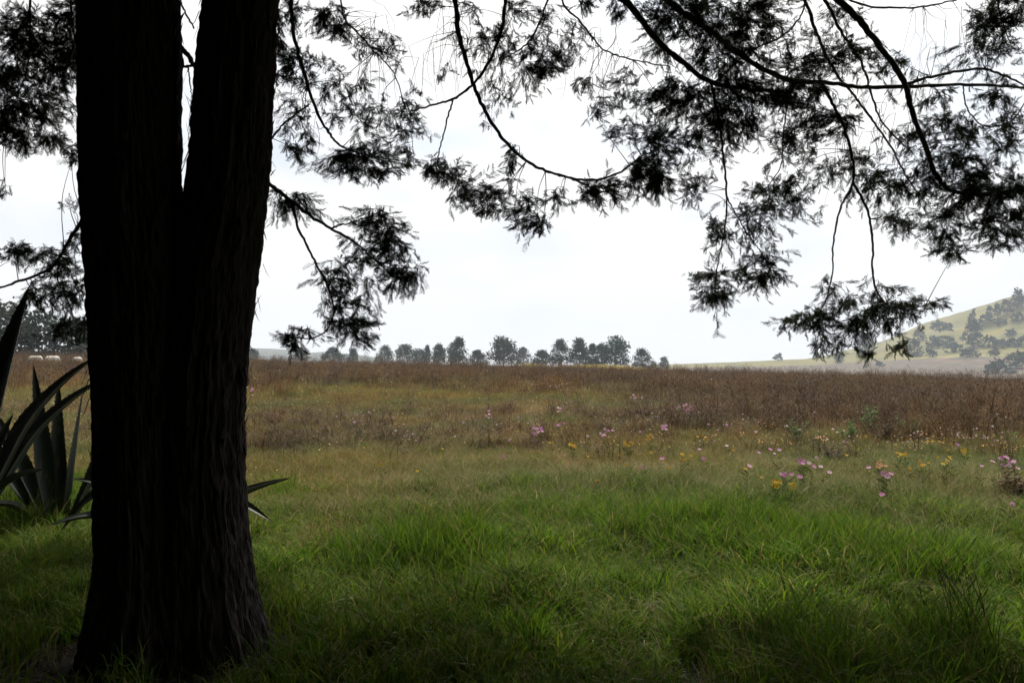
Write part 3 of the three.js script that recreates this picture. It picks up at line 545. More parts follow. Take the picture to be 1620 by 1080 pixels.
const G = {
  lush: rep(5, (k) => tuft(200 + k, 24, 0.21, 0.1, 0.008, 0.75, lushC)),
  tall: rep(4, (k) => tuft(220 + k, 30, 0.42, 0.12, 0.009, 0.65, lushC, 4)),
  flop: rep(3, (k) => tuft(240 + k, 22, 0.36, 0.14, 0.005, 1.5, [...oliveC, ...tanC], 4)),
  olive: rep(5, (k) => tuft(260 + k, 34, 0.36, 0.16, 0.006, 0.8, oliveC, 3)),
  tan: rep(3, (k) => tuft(280 + k, 26, 0.42, 0.16, 0.005, 0.9, tanC, 3)),
  herb: rep(4, (k) => tuft(300 + k, 26, 0.42, 0.26, 0.009, 0.5, herbC, 2, { sides: 4, leaf: 2, head: 0.03, size: 0.012, headCols: yelH })),
  brown: rep(6, (k) => tuft(320 + k, 30, 0.85, 0.2, 0.009, 0.25, brownC, 2, { sides: 5, leaf: 1.0, head: 0.06, size: 0.01, headCols: brownC })),
  brownFar: rep(5, (k) => tuft(340 + k, 44, 0.8, 0.45, 0.018, 0.3, brownC, 2, { sides: 4, leaf: 1.0, head: 0.03, size: 0.014, headCols: brownC })),
  herbFar: rep(4, (k) => tuft(360 + k, 40, 0.42, 0.55, 0.02, 0.5, [...herbC, ...oliveC], 2, { sides: 3, leaf: 1.4, head: 0.015, size: 0.02, headCols: yelH })),
  tanFar: rep(4, (k) => tuft(390 + k, 44, 0.6, 0.45, 0.014, 0.6, [...tanC, ...oliveC], 2)),
  stalk: rep(6, (k) => tuft(410 + k, 5, 1.15, 0.16, 0.011, 0.18, [[0.06, 0.036, 0.022], [0.08, 0.048, 0.028]], 2, { sides: 16, leaf: 0.9, head: 0.15, size: 0.012, headCols: [[0.07, 0.04, 0.025], [0.11, 0.06, 0.035]] })),
  speck: rep(4, (k) => tuft(430 + k, 4, 0.62, 0.2, 0.005, 0.3, [[0.08, 0.09, 0.03]], 2, { sides: 4, leaf: 0.8, head: 0.9, size: 0.019, tall: 0.5, headCols: [[0.5, 0.22, 0.4], [0.55, 0.36, 0.46], [0.5, 0.42, 0.4]] })),
  gold: rep(3, (k) => tuft(440 + k, 5, 0.45, 0.2, 0.005, 0.3, [[0.09, 0.1, 0.03]], 2, { sides: 4, leaf: 0.8, head: 0.9, size: 0.017, tall: 0.5, headCols: [[0.5, 0.3, 0.03], [0.45, 0.22, 0.03]] })),
  broad: rep(4, (k) => tuft(450 + k, 12, 0.11, 0.03, 0.03, 1.6, [[0.05, 0.1, 0.015], [0.07, 0.12, 0.02]], 3)),
  litter: rep(4, (k) => tuft(460 + k, 10, 0.09, 0.12, 0.006, 3.2, [[0.12, 0.075, 0.04], [0.2, 0.14, 0.08], [0.07, 0.045, 0.03]], 2)),
  straw: rep(3, (k) => tuft(380 + k, 60, 0.9, 0.9, 0.03, 0.6, [[0.5, 0.4, 0.1], [0.42, 0.36, 0.1], [0.36, 0.34, 0.1], [0.56, 0.46, 0.16]], 2)),
};
rnd = mulberry(400);
const sets = { lawn: {}, mid: {}, weeds: {} };
const setOf = (layer, kind) => (sets[layer][kind] ??= new Scatter(G[kind], /brown|stalk/.test(kind) ? MAT.stem : MAT.grass));
const halfW = (D) => 0.69 * D + 1.3;
const inTrunk = (x, D) => Math.hypot((x - toTree.x) / 0.5, (D - TD) / 0.36) < 1;
function put(layer, kind, x, D, s, sy, c = [1, 1, 1], lean = 0) {
  const S = setOf(layer, kind); S.add(Math.floor(rnd() * G[kind].length), upright(x, groundH(x, D), -D, R(0, 6.283), s, sy, lean, R(0, 6.283)), c);
}
const vary = (a) => { const k = 1 + R(-a, a); return [k * (1 + R(-0.06, 0.06)), k, k * (1 + R(-0.08, 0.08))]; };
// hummocks of taller grass: px, py (foot), radius m, height factor
const hum = [[715, 905, 0.55, 1.5], [1010, 850, 0.5, 0.9], [1180, 860, 0.7, 1.0], [1330, 900, 0.6, 0.9], [1480, 920, 0.6, 0.8], [440, 800, 0.7, 1.0], [860, 820, 0.6, 0.6], [1530, 1070, 0.45, 1.1], [1300, 1060, 0.35, 0.6], [560, 900, 0.5, 0.5], [980, 960, 0.4, 0.5]  , [60, 825, 0.5, 1.2], [110, 845, 0.4, 1.0], [20, 850, 0.5, 1.1], [150, 805, 0.4, 1.3], [100, 800, 0.4, 1.2], [420, 840, 0.35, 0.5]].map(([px, py, r, h]) => { const D = depthOf(px, py, 0); return [at(px, py, D).x, D, r, h]; });
const humAt = (x, D) => { let s = 0; for (const [hx, hd, r, h] of hum) s += h * Math.exp(-((x - hx) ** 2 + ((D - hd) * 0.9) ** 2) / (r * r)); return s; };
const edge = (x) => 9.6 + 1.1 * n2(x * 0.25, 7) + 0.5 * n2(x * 0.9, 2);           // where the lawn turns into the olive grass
for (let k = 0; k < 36000; k++) {
  const D = Math.sqrt(R(1.6 * 1.6, 11.5 * 11.5)), x = R(-halfW(D), halfW(D)); if (inTrunk(x, D)) continue;
  const patch = n2(x * 0.45, D * 0.45) * 0.5 + n2(x * 1.7, D * 1.7) * 0.3, hm = humAt(x, D);
  if (rnd() < sstep(edge(x) - 3.2, edge(x) + 1.8, D)) continue;
  const foot = Math.hypot(x - toTree.x, D - TD), worn = (1 - sstep(0.5, 1.3, foot + patch * 0.5)) * 0.75 + 0.4 * sstep(0.3, 0.7, n2(x * 0.9 + 40, D * 0.9));
  if (rnd() < worn) { if (rnd() < 0.5) put('lawn', 'litter', x, D, R(0.8, 1.4), R(0.6, 1.2), vary(0.3)); continue; }
  const gap = n2(x * 3.6, D * 3.6); if (gap < -0.15 && rnd() < 0.72) continue;
  const s = clamp(0.9 + patch * 0.9 + gap * 0.25, 0.35, 1.8), q = clamp(1 + n2(x * 0.8 + 20, D * 0.8) * 0.3, 0.6, 1.4);
  if (rnd() < 0.12 + hm * 0.5) put('lawn', 'tall', x, D, R(0.7, 1.0), (0.5 + Math.min(hm, 1.4) * 0.62) * R(0.8, 1.15), vary(0.2));
  else if (rnd() < 0.05 + hm * 0.25) put('lawn', 'flop', x, D, R(0.6, 1), R(0.5, 0.9), vary(0.25));
  else if (rnd() < 0.05) put('lawn', 'broad', x, D, R(0.7, 1.4), R(0.7, 1.3), vary(0.2));
  else if (rnd() < 0.05) put('lawn', 'litter', x, D, R(0.8, 1.4), R(0.6, 1.2), vary(0.3));
  else put('lawn', 'lush', x, D, s * R(0.8, 1.2), s * R(0.75, 1.25), [q * R(0.9, 1.15), q, q]);
}
for (let k = 0; k < 32000; k++) {
  const D = Math.sqrt(R(6 * 6, 21 * 21)), x = R(-halfW(D), halfW(D));
  if (rnd() > sstep(edge(x) - 3.6, edge(x) + 1.2, D)) continue;
  if (rnd() < sstep(15, 21, D) * 0.6) continue;
  const n = n2(x * 0.3 + 3, D * 0.3), n1 = n2(x * 0.12, D * 0.2 + 4), q = rnd();
  const tint = n1 > 0 ? mix3([1, 1, 1], [1.25, 1.0, 0.75], n1) : mix3([1, 1, 1], [0.75, 0.95, 0.8], -n1), v = R(0.85, 1.15), c = tint.map((t) => t * v);
  if (q < 0.3) put('mid', 'tan', x, D, R(0.7, 1.1), R(0.6, 1.05), c.map((z) => z * 1.15));
  else if (q < 0.44) put('mid', 'flop', x, D, R(0.8, 1.3), R(0.7, 1.2), c);
  else if (q < 0.5) put('mid', 'tall', x, D, R(0.8, 1.1), R(0.5, 0.9), c);
  else if (q < 0.56 + n * 0.1 && D > 10) put('mid', 'herb', x, D, R(0.5, 0.9), R(0.5, 0.9), c);
  else put('mid', 'olive', x, D, R(0.8, 1.25), R(0.7, 1.2) * (1 + n * 0.25), c);
}
// how brown and weedy the meadow is at a place, 0 to 1
function weedy(x, D) {
  const n = n2(x * 0.07 + 2, D * 0.1) * 0.6 + n2(x * 0.3, D * 0.3) * 0.4 + n2(x * 0.9, D * 0.7) * 0.15, right = sstep(-2, 8, x - (D - 16) * 0.16 + n * 4);
  const w1 = sstep(13, 18, D + n * 4) * (1 - sstep(19, 28, D + n * 7)) * clamp(0.45 + n * 1.1, 0.05, 0.9), w2 = sstep(33, 47, D + n * 10) * (1 - sstep(58, 70, D - x * 0.1 + n * 5) * (1 - sstep(73, 76, D)) * (1 - sstep(-14, -2, x)) * 0.8) * 0.85;
  return clamp(Math.max(w1, w2, right * sstep(14, 20, D + n * 5) * (0.68 + n * 0.5)), 0.04, 0.8);
}
const tone = (x, D) => { const a = n2(x * 0.11, D * 0.16 + 9), b = n2(x * 0.5, D * 0.5), r = n2(x * 0.2 + 30, D * 0.2), v = 0.96 + a * 0.32 + b * 0.36; return [v * (1 + R(-0.1, 0.1) + r * 0.16), v * (1 - Math.abs(r) * 0.03), v * (1 + R(-0.1, 0.1) - r * 0.12)]; };
for (let k = 0; k < 34000; k++) {
  const D = Math.sqrt(R(12 * 12, 34 * 34)), x = R(-halfW(D), halfW(D)), w = weedy(x, D), n = n2(x * 0.25, D * 0.25), n1 = n2(x * 0.8 + 5, D * 0.8), right = sstep(0, 8, x - (D - 16) * 0.16), q = rnd();
  const fl = sstep(0.05, 0.5, n2(x * 0.4 + 60, D * 0.4)) * (1 - sstep(22, 30, D)), gd = sstep(0.05, 0.5, n2(x * 0.4 + 90, D * 0.4)) * (1 - sstep(18, 24, D));
  if (D > 13 && q < (0.015 + 0.08 * right) * fl) put('weeds', 'speck', x, D, R(0.7, 1.1), R(0.6, 1.0), [1, 1, 1]);
  else if (D > 12 && q > 1 - (0.03 + 0.15 * right) * gd) put('weeds', 'gold', x, D, R(0.7, 1.1), R(0.6, 1.0), [1, 1, 1]);
  else if (rnd() < w) { if (rnd() < 0.3 && n1 > 0) put('weeds', 'stalk', x, D, R(0.9, 1.6), R(0.55, 1.15) * (0.6 + 0.35 * right), vary(0.2), R(0, 0.12)); else if (rnd() < 0.28) put('weeds', 'tan', x, D, R(1.0, 1.5), R(1.0, 1.7), tone(x, D)); else put('weeds', 'brown', x, D, R(0.8, 1.3), R(0.45, 1.0) * (0.55 + 0.35 * right) * (1 + n * 0.25 + n1 * 0.4), tone(x, D), R(0, 0.15)); }
  else if (rnd() < 0.75 && D > 13.5) { const y = sstep(-0.3, 0.6, n + R(-0.3, 0.3)), f = rnd(); put('weeds', f < 0.35 ? 'herb' : f < 0.8 ? 'olive' : 'tan', x, D, R(0.9, 1.4), R(0.5, 1.0), mix3([0.8, 0.92, 0.75], [1.25, 0.98, 0.68], y)); }
}
for (let k = 0; k < 62000; k++) {
  const D = Math.sqrt(R(30 * 30, 86 * 86)), x = R(-halfW(D), halfW(D)), w = weedy(x, D), n1 = n2(x * 0.4 + 5, D * 0.4), q = rnd();
  if (q < 0.02 * sstep(0.2, 0.6, n2(x * 0.15 + 60, D * 0.2))) put('weeds', 'speck', x, D, R(1.2, 1.8), R(1.0, 1.5), [1, 1, 1]);
  else if (rnd() < w) { if (rnd() < 0.2 && n1 > 0) put('weeds', 'stalk', x, D, R(1.3, 2.2), R(0.75, 1.3), vary(0.2), R(0, 0.1)); else if (rnd() < 0.3) put('weeds', 'tanFar', x, D, R(0.8, 1.3), R(0.8, 1.3), tone(x * 0.6, D * 0.6)); else put('weeds', 'brownFar', x, D, R(0.8, 1.3), R(0.45, 1.1) * (0.95 + n1 * 0.55), tone(x * 0.6, D * 0.6), R(0, 0.12)); }
  else if (rnd() < 0.85) { const y = sstep(-0.5, 0.6, n2(x * 0.12, D * 0.2) + R(-0.4, 0.4)); put('weeds', rnd() < 0.3 ? 'tanFar' : 'herbFar', x, D, R(0.8, 1.3), R(0.55, 1.05), mix3([0.75, 0.85, 0.65], [1.2, 0.88, 0.55], y)); }
}
for (const [layer, name, label, category] of [['lawn', 'lawn_grass', 'lush green grass in the shade around the trunk', 'grass'], ['mid', 'meadow_grass', 'olive and straw coloured grass between lawn and weeds', 'grass'], ['weeds', 'meadow_weeds', 'tall dry brown weeds and herbs filling the meadow', 'weeds']]) {
  const o = group(name); tag(o, label, category, null, 'stuff');
  for (const [kind, s] of Object.entries(sets[layer])) s.build(/brown|stalk/.test(kind) ? 'weed_stems' : /speck|gold/.test(kind) ? 'small_blooms' : /litter/.test(kind) ? 'dead_litter' : 'grass_tufts', o);
}
{                                                                 // yellow grass banks at the edge of the field
  for (const [a, b, label] of [[814, 862, 'small yellow grass bank at the field edge below the spreading tree'], [886, 1030, 'long yellow grass bank at the field edge under the dark round trees']]) {
    const o = group('grass_bank'); tag(o, label, 'grass', null, 'stuff'); const S = new Scatter(G.straw, MAT.grass);
    for (let k = 0; k < (b - a) * 7; k++) { const D = R(104, 116), t = rnd(), x = at(lerp(a, b, t), 580, D).x, hgt = at(0, 577.5 + 5 * t * (b > 1000 ? 1 : 0.2), D).y + Math.sin(t * Math.PI) * 0.35 - 0.5; S.add(Math.floor(rnd() * 3), upright(x, hgt + R(-0.5, 0.0), -D, R(0, 6.3), R(0.6, 1), R(0.5, 0.85)), vary(0.15)); }
    S.build('grass_tufts', o);
    const g = new GB(), N = 24;
    for (let i = 0; i <= N; i++) for (let j = 0; j <= 6; j++) { const t = i / N, D = 102 + 16 * j / 6, x = at(lerp(a, b, t), 580, 110).x, top = at(0, 577.5 + 5 * t * (b > 1000 ? 1 : 0.2), 110).y + Math.sin(t * Math.PI) * 0.3 - 0.75; g.v(x, lerp(groundH(x, D) - 0.3, top, Math.sin(j / 6 * Math.PI) * Math.min(1, Math.sin(t * Math.PI) * 5)), -D, [0.36, 0.3, 0.09], x, D); }
    for (let i = 0; i < N; i++) for (let j = 0; j < 6; j++) { const q = i * 7 + j; g.quad(q, q + 7, q + 8, q + 1); }
    mesh('mound', g.geo(), MAT.ground, o);
  }
}

// ------------------------------------------------------------------ flowers
rnd = mulberry(900);
function bloomGeo(petals, rad, inner, outer, cup) {
  const g = new GB();
  for (let k = 0; k < petals; k++) {
    const a = k / petals * Math.PI * 2, w = Math.PI / petals * 0.98, P = (r, da, y, c) => g.v(Math.cos(a + da) * r, y, Math.sin(a + da) * r, c);
    const o = P(rad * 0.12, 0, 0, inner), l1 = P(rad * 0.6, -w * 0.85, cup * 0.5, outer), r1 = P(rad * 0.6, w * 0.85, cup * 0.5, outer), l2 = P(rad * 0.96, -w * 0.6, cup, outer), r2 = P(rad * 0.96, w * 0.6, cup, outer), t = P(rad * 0.9, 0, cup * 0.9, outer);
    g.tri(o, l1, r1); g.quad(l1, l2, t, r1); g.tri(r1, t, r2);
  }
  return g.geo();
}
function discGeo(rad, c) { const g = new GB(), e = g.v(0, rad * 0.5, 0, c), r = []; for (let k = 0; k < 9; k++) r.push(g.v(Math.cos(k / 9 * 6.283) * rad, 0, Math.sin(k / 9 * 6.283) * rad, c)); for (let k = 0; k < 9; k++) g.tri(e, r[k], r[(k + 1) % 9]); return g.geo(); }
const pinkG = [bloomGeo(8, 0.042, [0.75, 0.5, 0.68], [0.62, 0.2, 0.5], 0.008), bloomGeo(8, 0.04, [0.8, 0.6, 0.75], [0.7, 0.33, 0.6], 0.012), bloomGeo(8, 0.038, [0.8, 0.62, 0.72], [0.76, 0.5, 0.66], 0.006)], pinkC = discGeo(0.011, [0.4, 0.24, 0.03]);
const yelG = [bloomGeo(8, 0.034, [0.6, 0.4, 0.03], [0.62, 0.42, 0.03], 0.006), bloomGeo(8, 0.032, [0.6, 0.33, 0.03], [0.66, 0.35, 0.04], 0.012)], yelC = discGeo(0.009, [0.28, 0.12, 0.02]);
const orangeG = [bloomGeo(8, 0.036, [0.62, 0.33, 0.14], [0.66, 0.36, 0.2], 0.01)];
function plant(name, label, category, grp, heads, col, big = 1) {  // heads: [px, py] of each bloom
  const cx = heads.reduce((s, h) => s + h[0], 0) / heads.length, low = Math.max(...heads.map((h) => h[1])), D = depthOf(cx, low, 0.38), b = at(cx, low, D), o = group(name, b.x, groundH(b.x, D), -D);
  tag(o, label, category, grp);
  for (const [hx, hy] of heads) {
    const d = D + R(-0.12, 0.12), T = at(hx, hy, d).sub(o.position), g = new GB(), foot = V(T.x * 0.35 + R(-0.02, 0.02), -0.02, T.z * 0.35), m = foot.clone().lerp(T, 0.55).add(V(R(-0.04, 0.04), 0, R(-0.04, 0.04))), line = spline([foot, m, T], 8);
    g.tube(line, line.map((_, k) => 0.0028 - 0.0002 * k), 4, [0.09, 0.1, 0.03]);
    for (let q = 0; q < 12; q++) { const p = line[1 + Math.floor(rnd() * 6)], a = R(0, 6.283), l = R(0.03, 0.09), w = 0.003; g.tri(g.v(p.x, p.y, p.z, [0.07, 0.11, 0.03]), g.v(p.x + Math.cos(a) * l * 0.5 - Math.sin(a) * w, p.y + l * 0.5, p.z + Math.sin(a) * l * 0.5 + Math.cos(a) * w, [0.07, 0.11, 0.03]), g.v(p.x + Math.cos(a) * l, p.y + l * 0.7, p.z + Math.sin(a) * l, [0.07, 0.11, 0.03])); }
    mesh('stem', g.geo(), MAT.stem, o);
    const gs = col === 'pink' ? pinkG : col === 'yellow' ? yelG : orangeG, f = mesh('bloom', gs[Math.floor(rnd() * gs.length)], MAT.petal, o);
    f.position.copy(T); f.rotation.set(R(0.3, 1.35), R(0, 6), R(-0.4, 0.4), 'ZXY'); f.scale.setScalar(big * 0.72 * R(0.75, 1.2));
    const c = mesh('flower_centre', col === 'pink' ? pinkC : yelC, MAT.petal, f); c.position.y = 0.003;
  }
}
const scat = (cx, cy, rx, ry, n) => rep(n, () => { const a = R(0, 6.283), r = Math.sqrt(rnd()); return [cx + Math.cos(a) * r * rx, cy + Math.sin(a) * r * ry]; });
for (const [n, x, y, rx, ry, col, label, big] of [
  [13, 1087, 645, 17, 7, 'pink', 'dense magenta cosmos clump high in the brown weeds right of centre', 1.4], [5, 1052, 674, 10, 6, 'pink', 'few pink cosmos blooms just below the dense magenta clump', 1.2], [9, 850, 682, 10, 7, 'pink', 'pink cosmos clump near the middle of the meadow', 1.3], [7, 963, 684, 16, 6, 'pink', 'faded pink cosmos clump between the middle clump and the magenta one', 1.1],
  [12, 1588, 730, 21, 8, 'pink', 'dense pink cosmos clump at the right edge', 1.0], [5, 1245, 751, 10, 4, 'pink', 'low pale pink cosmos group behind the bright yellow blooms', 0.9], [5, 1274, 731, 9, 7, 'pink', 'loose pink cosmos group beside the dark brown weed', 0.9], [4, 1403, 753, 8, 8, 'pink', 'row of open pink cosmos blooms slanting downward at right', 1.1], [3, 1226, 713, 10, 5, 'pink', 'three open pink cosmos blooms side by side', 1.05],
  [5, 395, 618, 7, 10, 'pink', 'pink cosmos group at the right edge of the trunk', 1.5], [4, 772, 657, 6, 9, 'pink', 'slim upright group of pale pink cosmos left of the middle clump', 1.1], [4, 888, 672, 6, 4, 'pink', 'small pink cosmos group just above the middle clump', 1.1], [5, 1005, 627, 14, 5, 'pink', 'small far pink cosmos group on the brown band', 1.4], [4, 884, 648, 8, 4, 'pink', 'far pale cosmos group above the middle clump', 1.2],
  [6, 1229, 763, 7, 7, 'yellow', 'brightest yellow daisy clump at the lawn edge', 1.1], [3, 1254, 768, 8, 4, 'yellow', 'few yellow daisies right of the brightest yellow clump', 1], [6, 1302, 694, 11, 5, 'orange', 'peach orange daisy clump among brown weeds', 1.2], [6, 1026, 692, 8, 6, 'yellow', 'yellow daisy clump below the pink blooms right of centre', 1.1], [6, 907, 704, 9, 4, 'yellow', 'yellow daisy clump right of the middle cosmos clump', 1.1], [7, 993, 704, 10, 6, 'yellow', 'loose yellow daisy clump near the centre right', 1],
  [6, 1424, 718, 10, 7, 'yellow', 'yellow daisy clump above the slanting row of cosmos', 1], [7, 1495, 728, 14, 8, 'yellow', 'amber yellow daisies in the dark weeds at right', 1], [5, 1462, 734, 14, 6, 'yellow', 'sparse yellow daisies left of the amber ones', 1], [5, 1478, 699, 16, 5, 'yellow', 'upper yellow daisies among green leaves at right', 1], [5, 1080, 722, 14, 8, 'yellow', 'sparse low yellow daisies on the olive grass', 0.9], [4, 1120, 690, 20, 6, 'yellow', 'small yellow daisies under tall brown stems', 1], [5, 1395, 736, 8, 5, 'orange', 'orange daisies left of the slanting row of cosmos', 1], [4, 1526, 716, 8, 5, 'yellow', 'yellow daisies near a lone pink bloom at right', 1],
]) plant(col === 'pink' ? 'cosmos_plant' : 'daisy_plant', label, col === 'pink' ? 'flowers' : 'daisies', col === 'pink' ? 'cosmos clumps in the meadow' : 'yellow daisy clumps in the meadow', scat(x, y, rx, ry, n), col, big);
const marks = [['the dense magenta clump', 1087, 645], ['the middle pink clump', 850, 682], ['the faded pink clump', 963, 684], ['the right edge pink clump', 1588, 730], ['the brightest yellow clump', 1229, 763], ['the three side by side pink blooms', 1226, 713], ['the slanting row of cosmos', 1403, 753], ['the peach orange clump', 1302, 694], ['the amber yellow daisies', 1495, 728], ['the trunk edge pink group', 395, 618]], used = new Map();
function where(x, y, what) {                                      // a label by the nearest clump and the side of it
  let b = marks[0], bd = 1e9; for (const m of marks) { const d = Math.hypot(x - m[1], (y - m[2]) * 1.6); if (d < bd) { bd = d; b = m; } }
  const dx = x - b[1], dy = (y - b[2]) * 1.6, side = Math.abs(dx) > 2 * Math.abs(dy) ? (dx > 0 ? 'right of' : 'left of') : Math.abs(dy) > 2 * Math.abs(dx) ? (dy > 0 ? 'below' : 'above') : (dy > 0 ? 'below and ' : 'above and ') + (dx > 0 ? 'right of' : 'left of');
  const near = bd < 45 ? 'close ' : bd > 110 ? 'far ' : '', key = what + near + side + b[0], k = (used.get(key) ?? 0); used.set(key, k + 1);
  return (k ? ['', 'second ', 'third ', 'fourth ', 'fifth ', 'sixth '][k] : '') + what + ' ' + near + side + ' ' + b[0];
}
for (const [x, y] of [[1013, 683], [1069, 657], [1121, 671], [1150, 672], [1203, 651], [1196, 683], [1107, 711], [1048, 725], [1113, 726], [1017, 739], [1201, 716], [1266, 754], [1292, 724], [1288, 738], [1299, 738], [1313, 747], [1396, 782], [1516, 703], [1554, 737], [1611, 741], [1602, 798], [1375, 740], [806, 696], [793, 670], [621, 660], [584, 652], [796, 722], [733, 668], [820, 660], [930, 690], [1150, 705], [720, 690], [512, 677], [560, 668], [640, 690], [1340, 700], [1558, 690]]) plant('cosmos_flower', where(x, y, 'lone pink bloom'), 'flower', 'single pink blooms', [[x, y]], 'pink', 0.95);
plant('cosmos_flower', 'largest open pink cosmos bloom, alone left of the three side by side', 'flower', null, [[1186, 737]], 'pink', 1.35);
for (const [x, y] of [[1206, 755], [1180, 742], [1500, 712], [1440, 742], [1340, 720], [945, 760], [1060, 740], [930, 722], [870, 700], [1160, 712], [700, 710], [600, 735], [660, 745], [1250, 700], [1370, 690], [990, 735], [1030, 715], [1555, 705], [1590, 700]]) plant('daisy_flower', where(x, y, 'lone yellow daisy'), 'flower', 'single yellow blooms', [[x, y]], 'yellow', 0.9);

// dark bare stalks near the viewer at lower right, and green leafy weeds in the meadow
for (const [px, py, D, n, h, label] of [[1575, 1075, 4.1, 9, 0.62, 'dark bare weed stalks standing at the lower right corner'], [1500, 1060, 4.3, 6, 0.4, 'short dark weed stalks left of the corner stalks']]) {
  const b = at(px, py, D), o = group('weed_stalks', b.x, groundH(b.x, D), -D); tag(o, label, 'weed');
  for (let k = 0; k < n; k++) { const a = R(0, 6.3), l = h * R(0.5, 1.1), e = V(Math.cos(a) * l * 0.35 - l * 0.2, l, Math.sin(a) * l * 0.25), f = V(R(-0.06, 0.06), -0.02, R(-0.06, 0.06)), line = spline([f, f.clone().lerp(e, 0.5).add(V(R(-0.03, 0.03), 0.03, 0)), e], 8), g = new GB(); g.tube(line, line.map((_, q) => 0.005 - 0.0005 * q), 4, [0.05, 0.045, 0.03]); for (let q = 0; q < 7; q++) { const p = line[3 + (q % 5)], aa = R(0, 6.3), ll = R(0.05, 0.14); g.tri(g.v(p.x, p.y, p.z, [0.05, 0.06, 0.025]), g.v(p.x + Math.cos(aa) * ll * 0.5, p.y + ll * 0.8, p.z + Math.sin(aa) * ll * 0.5 + 0.004, [0.05, 0.06, 0.025]), g.v(p.x + Math.cos(aa) * ll * 0.6, p.y + ll, p.z + Math.sin(aa) * ll * 0.6, [0.05, 0.06, 0.025])); } mesh('stalk', g.geo(), MAT.stem, o); }
}
for (const [px, py, h0, w0, c, label] of [[1378, 700, 0.95, 0.28, [0.09, 0.17, 0.03], 'bright green leafy weed standing among brown stems'], [1340, 710, 0.6, 0.25, [0.08, 0.15, 0.03], 'lower green weed left of the bright leafy one'], [1442, 705, 0.7, 0.35, [0.08, 0.16, 0.03], 'broad green weed right of the bright leafy one'], [1265, 712, 0.7, 0.35, [0.075, 0.11, 0.03], 'dark green bushy weed behind the pink blooms'], [1395, 715, 0.7, 0.3, [0.07, 0.045, 0.03], 'dark brown bushy weed beside the bright leafy one'], [1606, 800, 0.5, 0.24, [0.14, 0.085, 0.045], 'reddish brown dry bush at the right edge'], [1590, 718, 0.5, 0.4, [0.11, 0.19, 0.03], 'bright green grass clump at the right edge behind the pink cosmos'], [1320, 745, 0.5, 0.25, [0.08, 0.05, 0.035], 'small dark brown weed right of the loose pink group']]) {
  const D = depthOf(px, py, 0) , b = at(px, py, D), o = group('leafy_weed', b.x, groundH(b.x, D), -D); tag(o, label, 'weed');
  const h = h0 * 0.75, w = w0 * 0.9, st = new GB(), lf = new GB();
  for (let k = 0; k < 12; k++) { const a = R(0, 6.3), e = V(Math.cos(a) * w * R(0.3, 1), h * R(0.6, 1.1), Math.sin(a) * w * R(0.3, 1)), line = spline([V(0, -0.02, 0), e.clone().multiplyScalar(0.5).add(V(0, h * 0.1, 0)), e], 8); st.tube(line, line.map((_, q) => 0.006 - 0.0006 * q), 4, mix3(c, [0.08, 0.06, 0.04], 0.5));
    for (let q = 0; q < 42; q++) { const p = line[1 + Math.floor(rnd() * 8)], aa = R(0, 6.3), l = R(0.03, 0.09), v = R(0.7, 1.35), cc = c.map((z) => z * v), u = R(-0.3, 0.8); lf.quad(lf.v(p.x, p.y, p.z, cc), lf.v(p.x + Math.cos(aa + 0.35) * l * 0.6, p.y + u * l * 0.6, p.z + Math.sin(aa + 0.35) * l * 0.6, cc), lf.v(p.x + Math.cos(aa) * l, p.y + u * l, p.z + Math.sin(aa) * l, cc), lf.v(p.x + Math.cos(aa - 0.35) * l * 0.6, p.y + u * l * 0.6, p.z + Math.sin(aa - 0.35) * l * 0.6, cc)); } }
  mesh('stems', st.geo(), MAT.stem, o); mesh('leaves', lf.geo(), MAT.grass, o);
}

// ------------------------------------------------------------------ far trees
rnd = mulberry(1300);
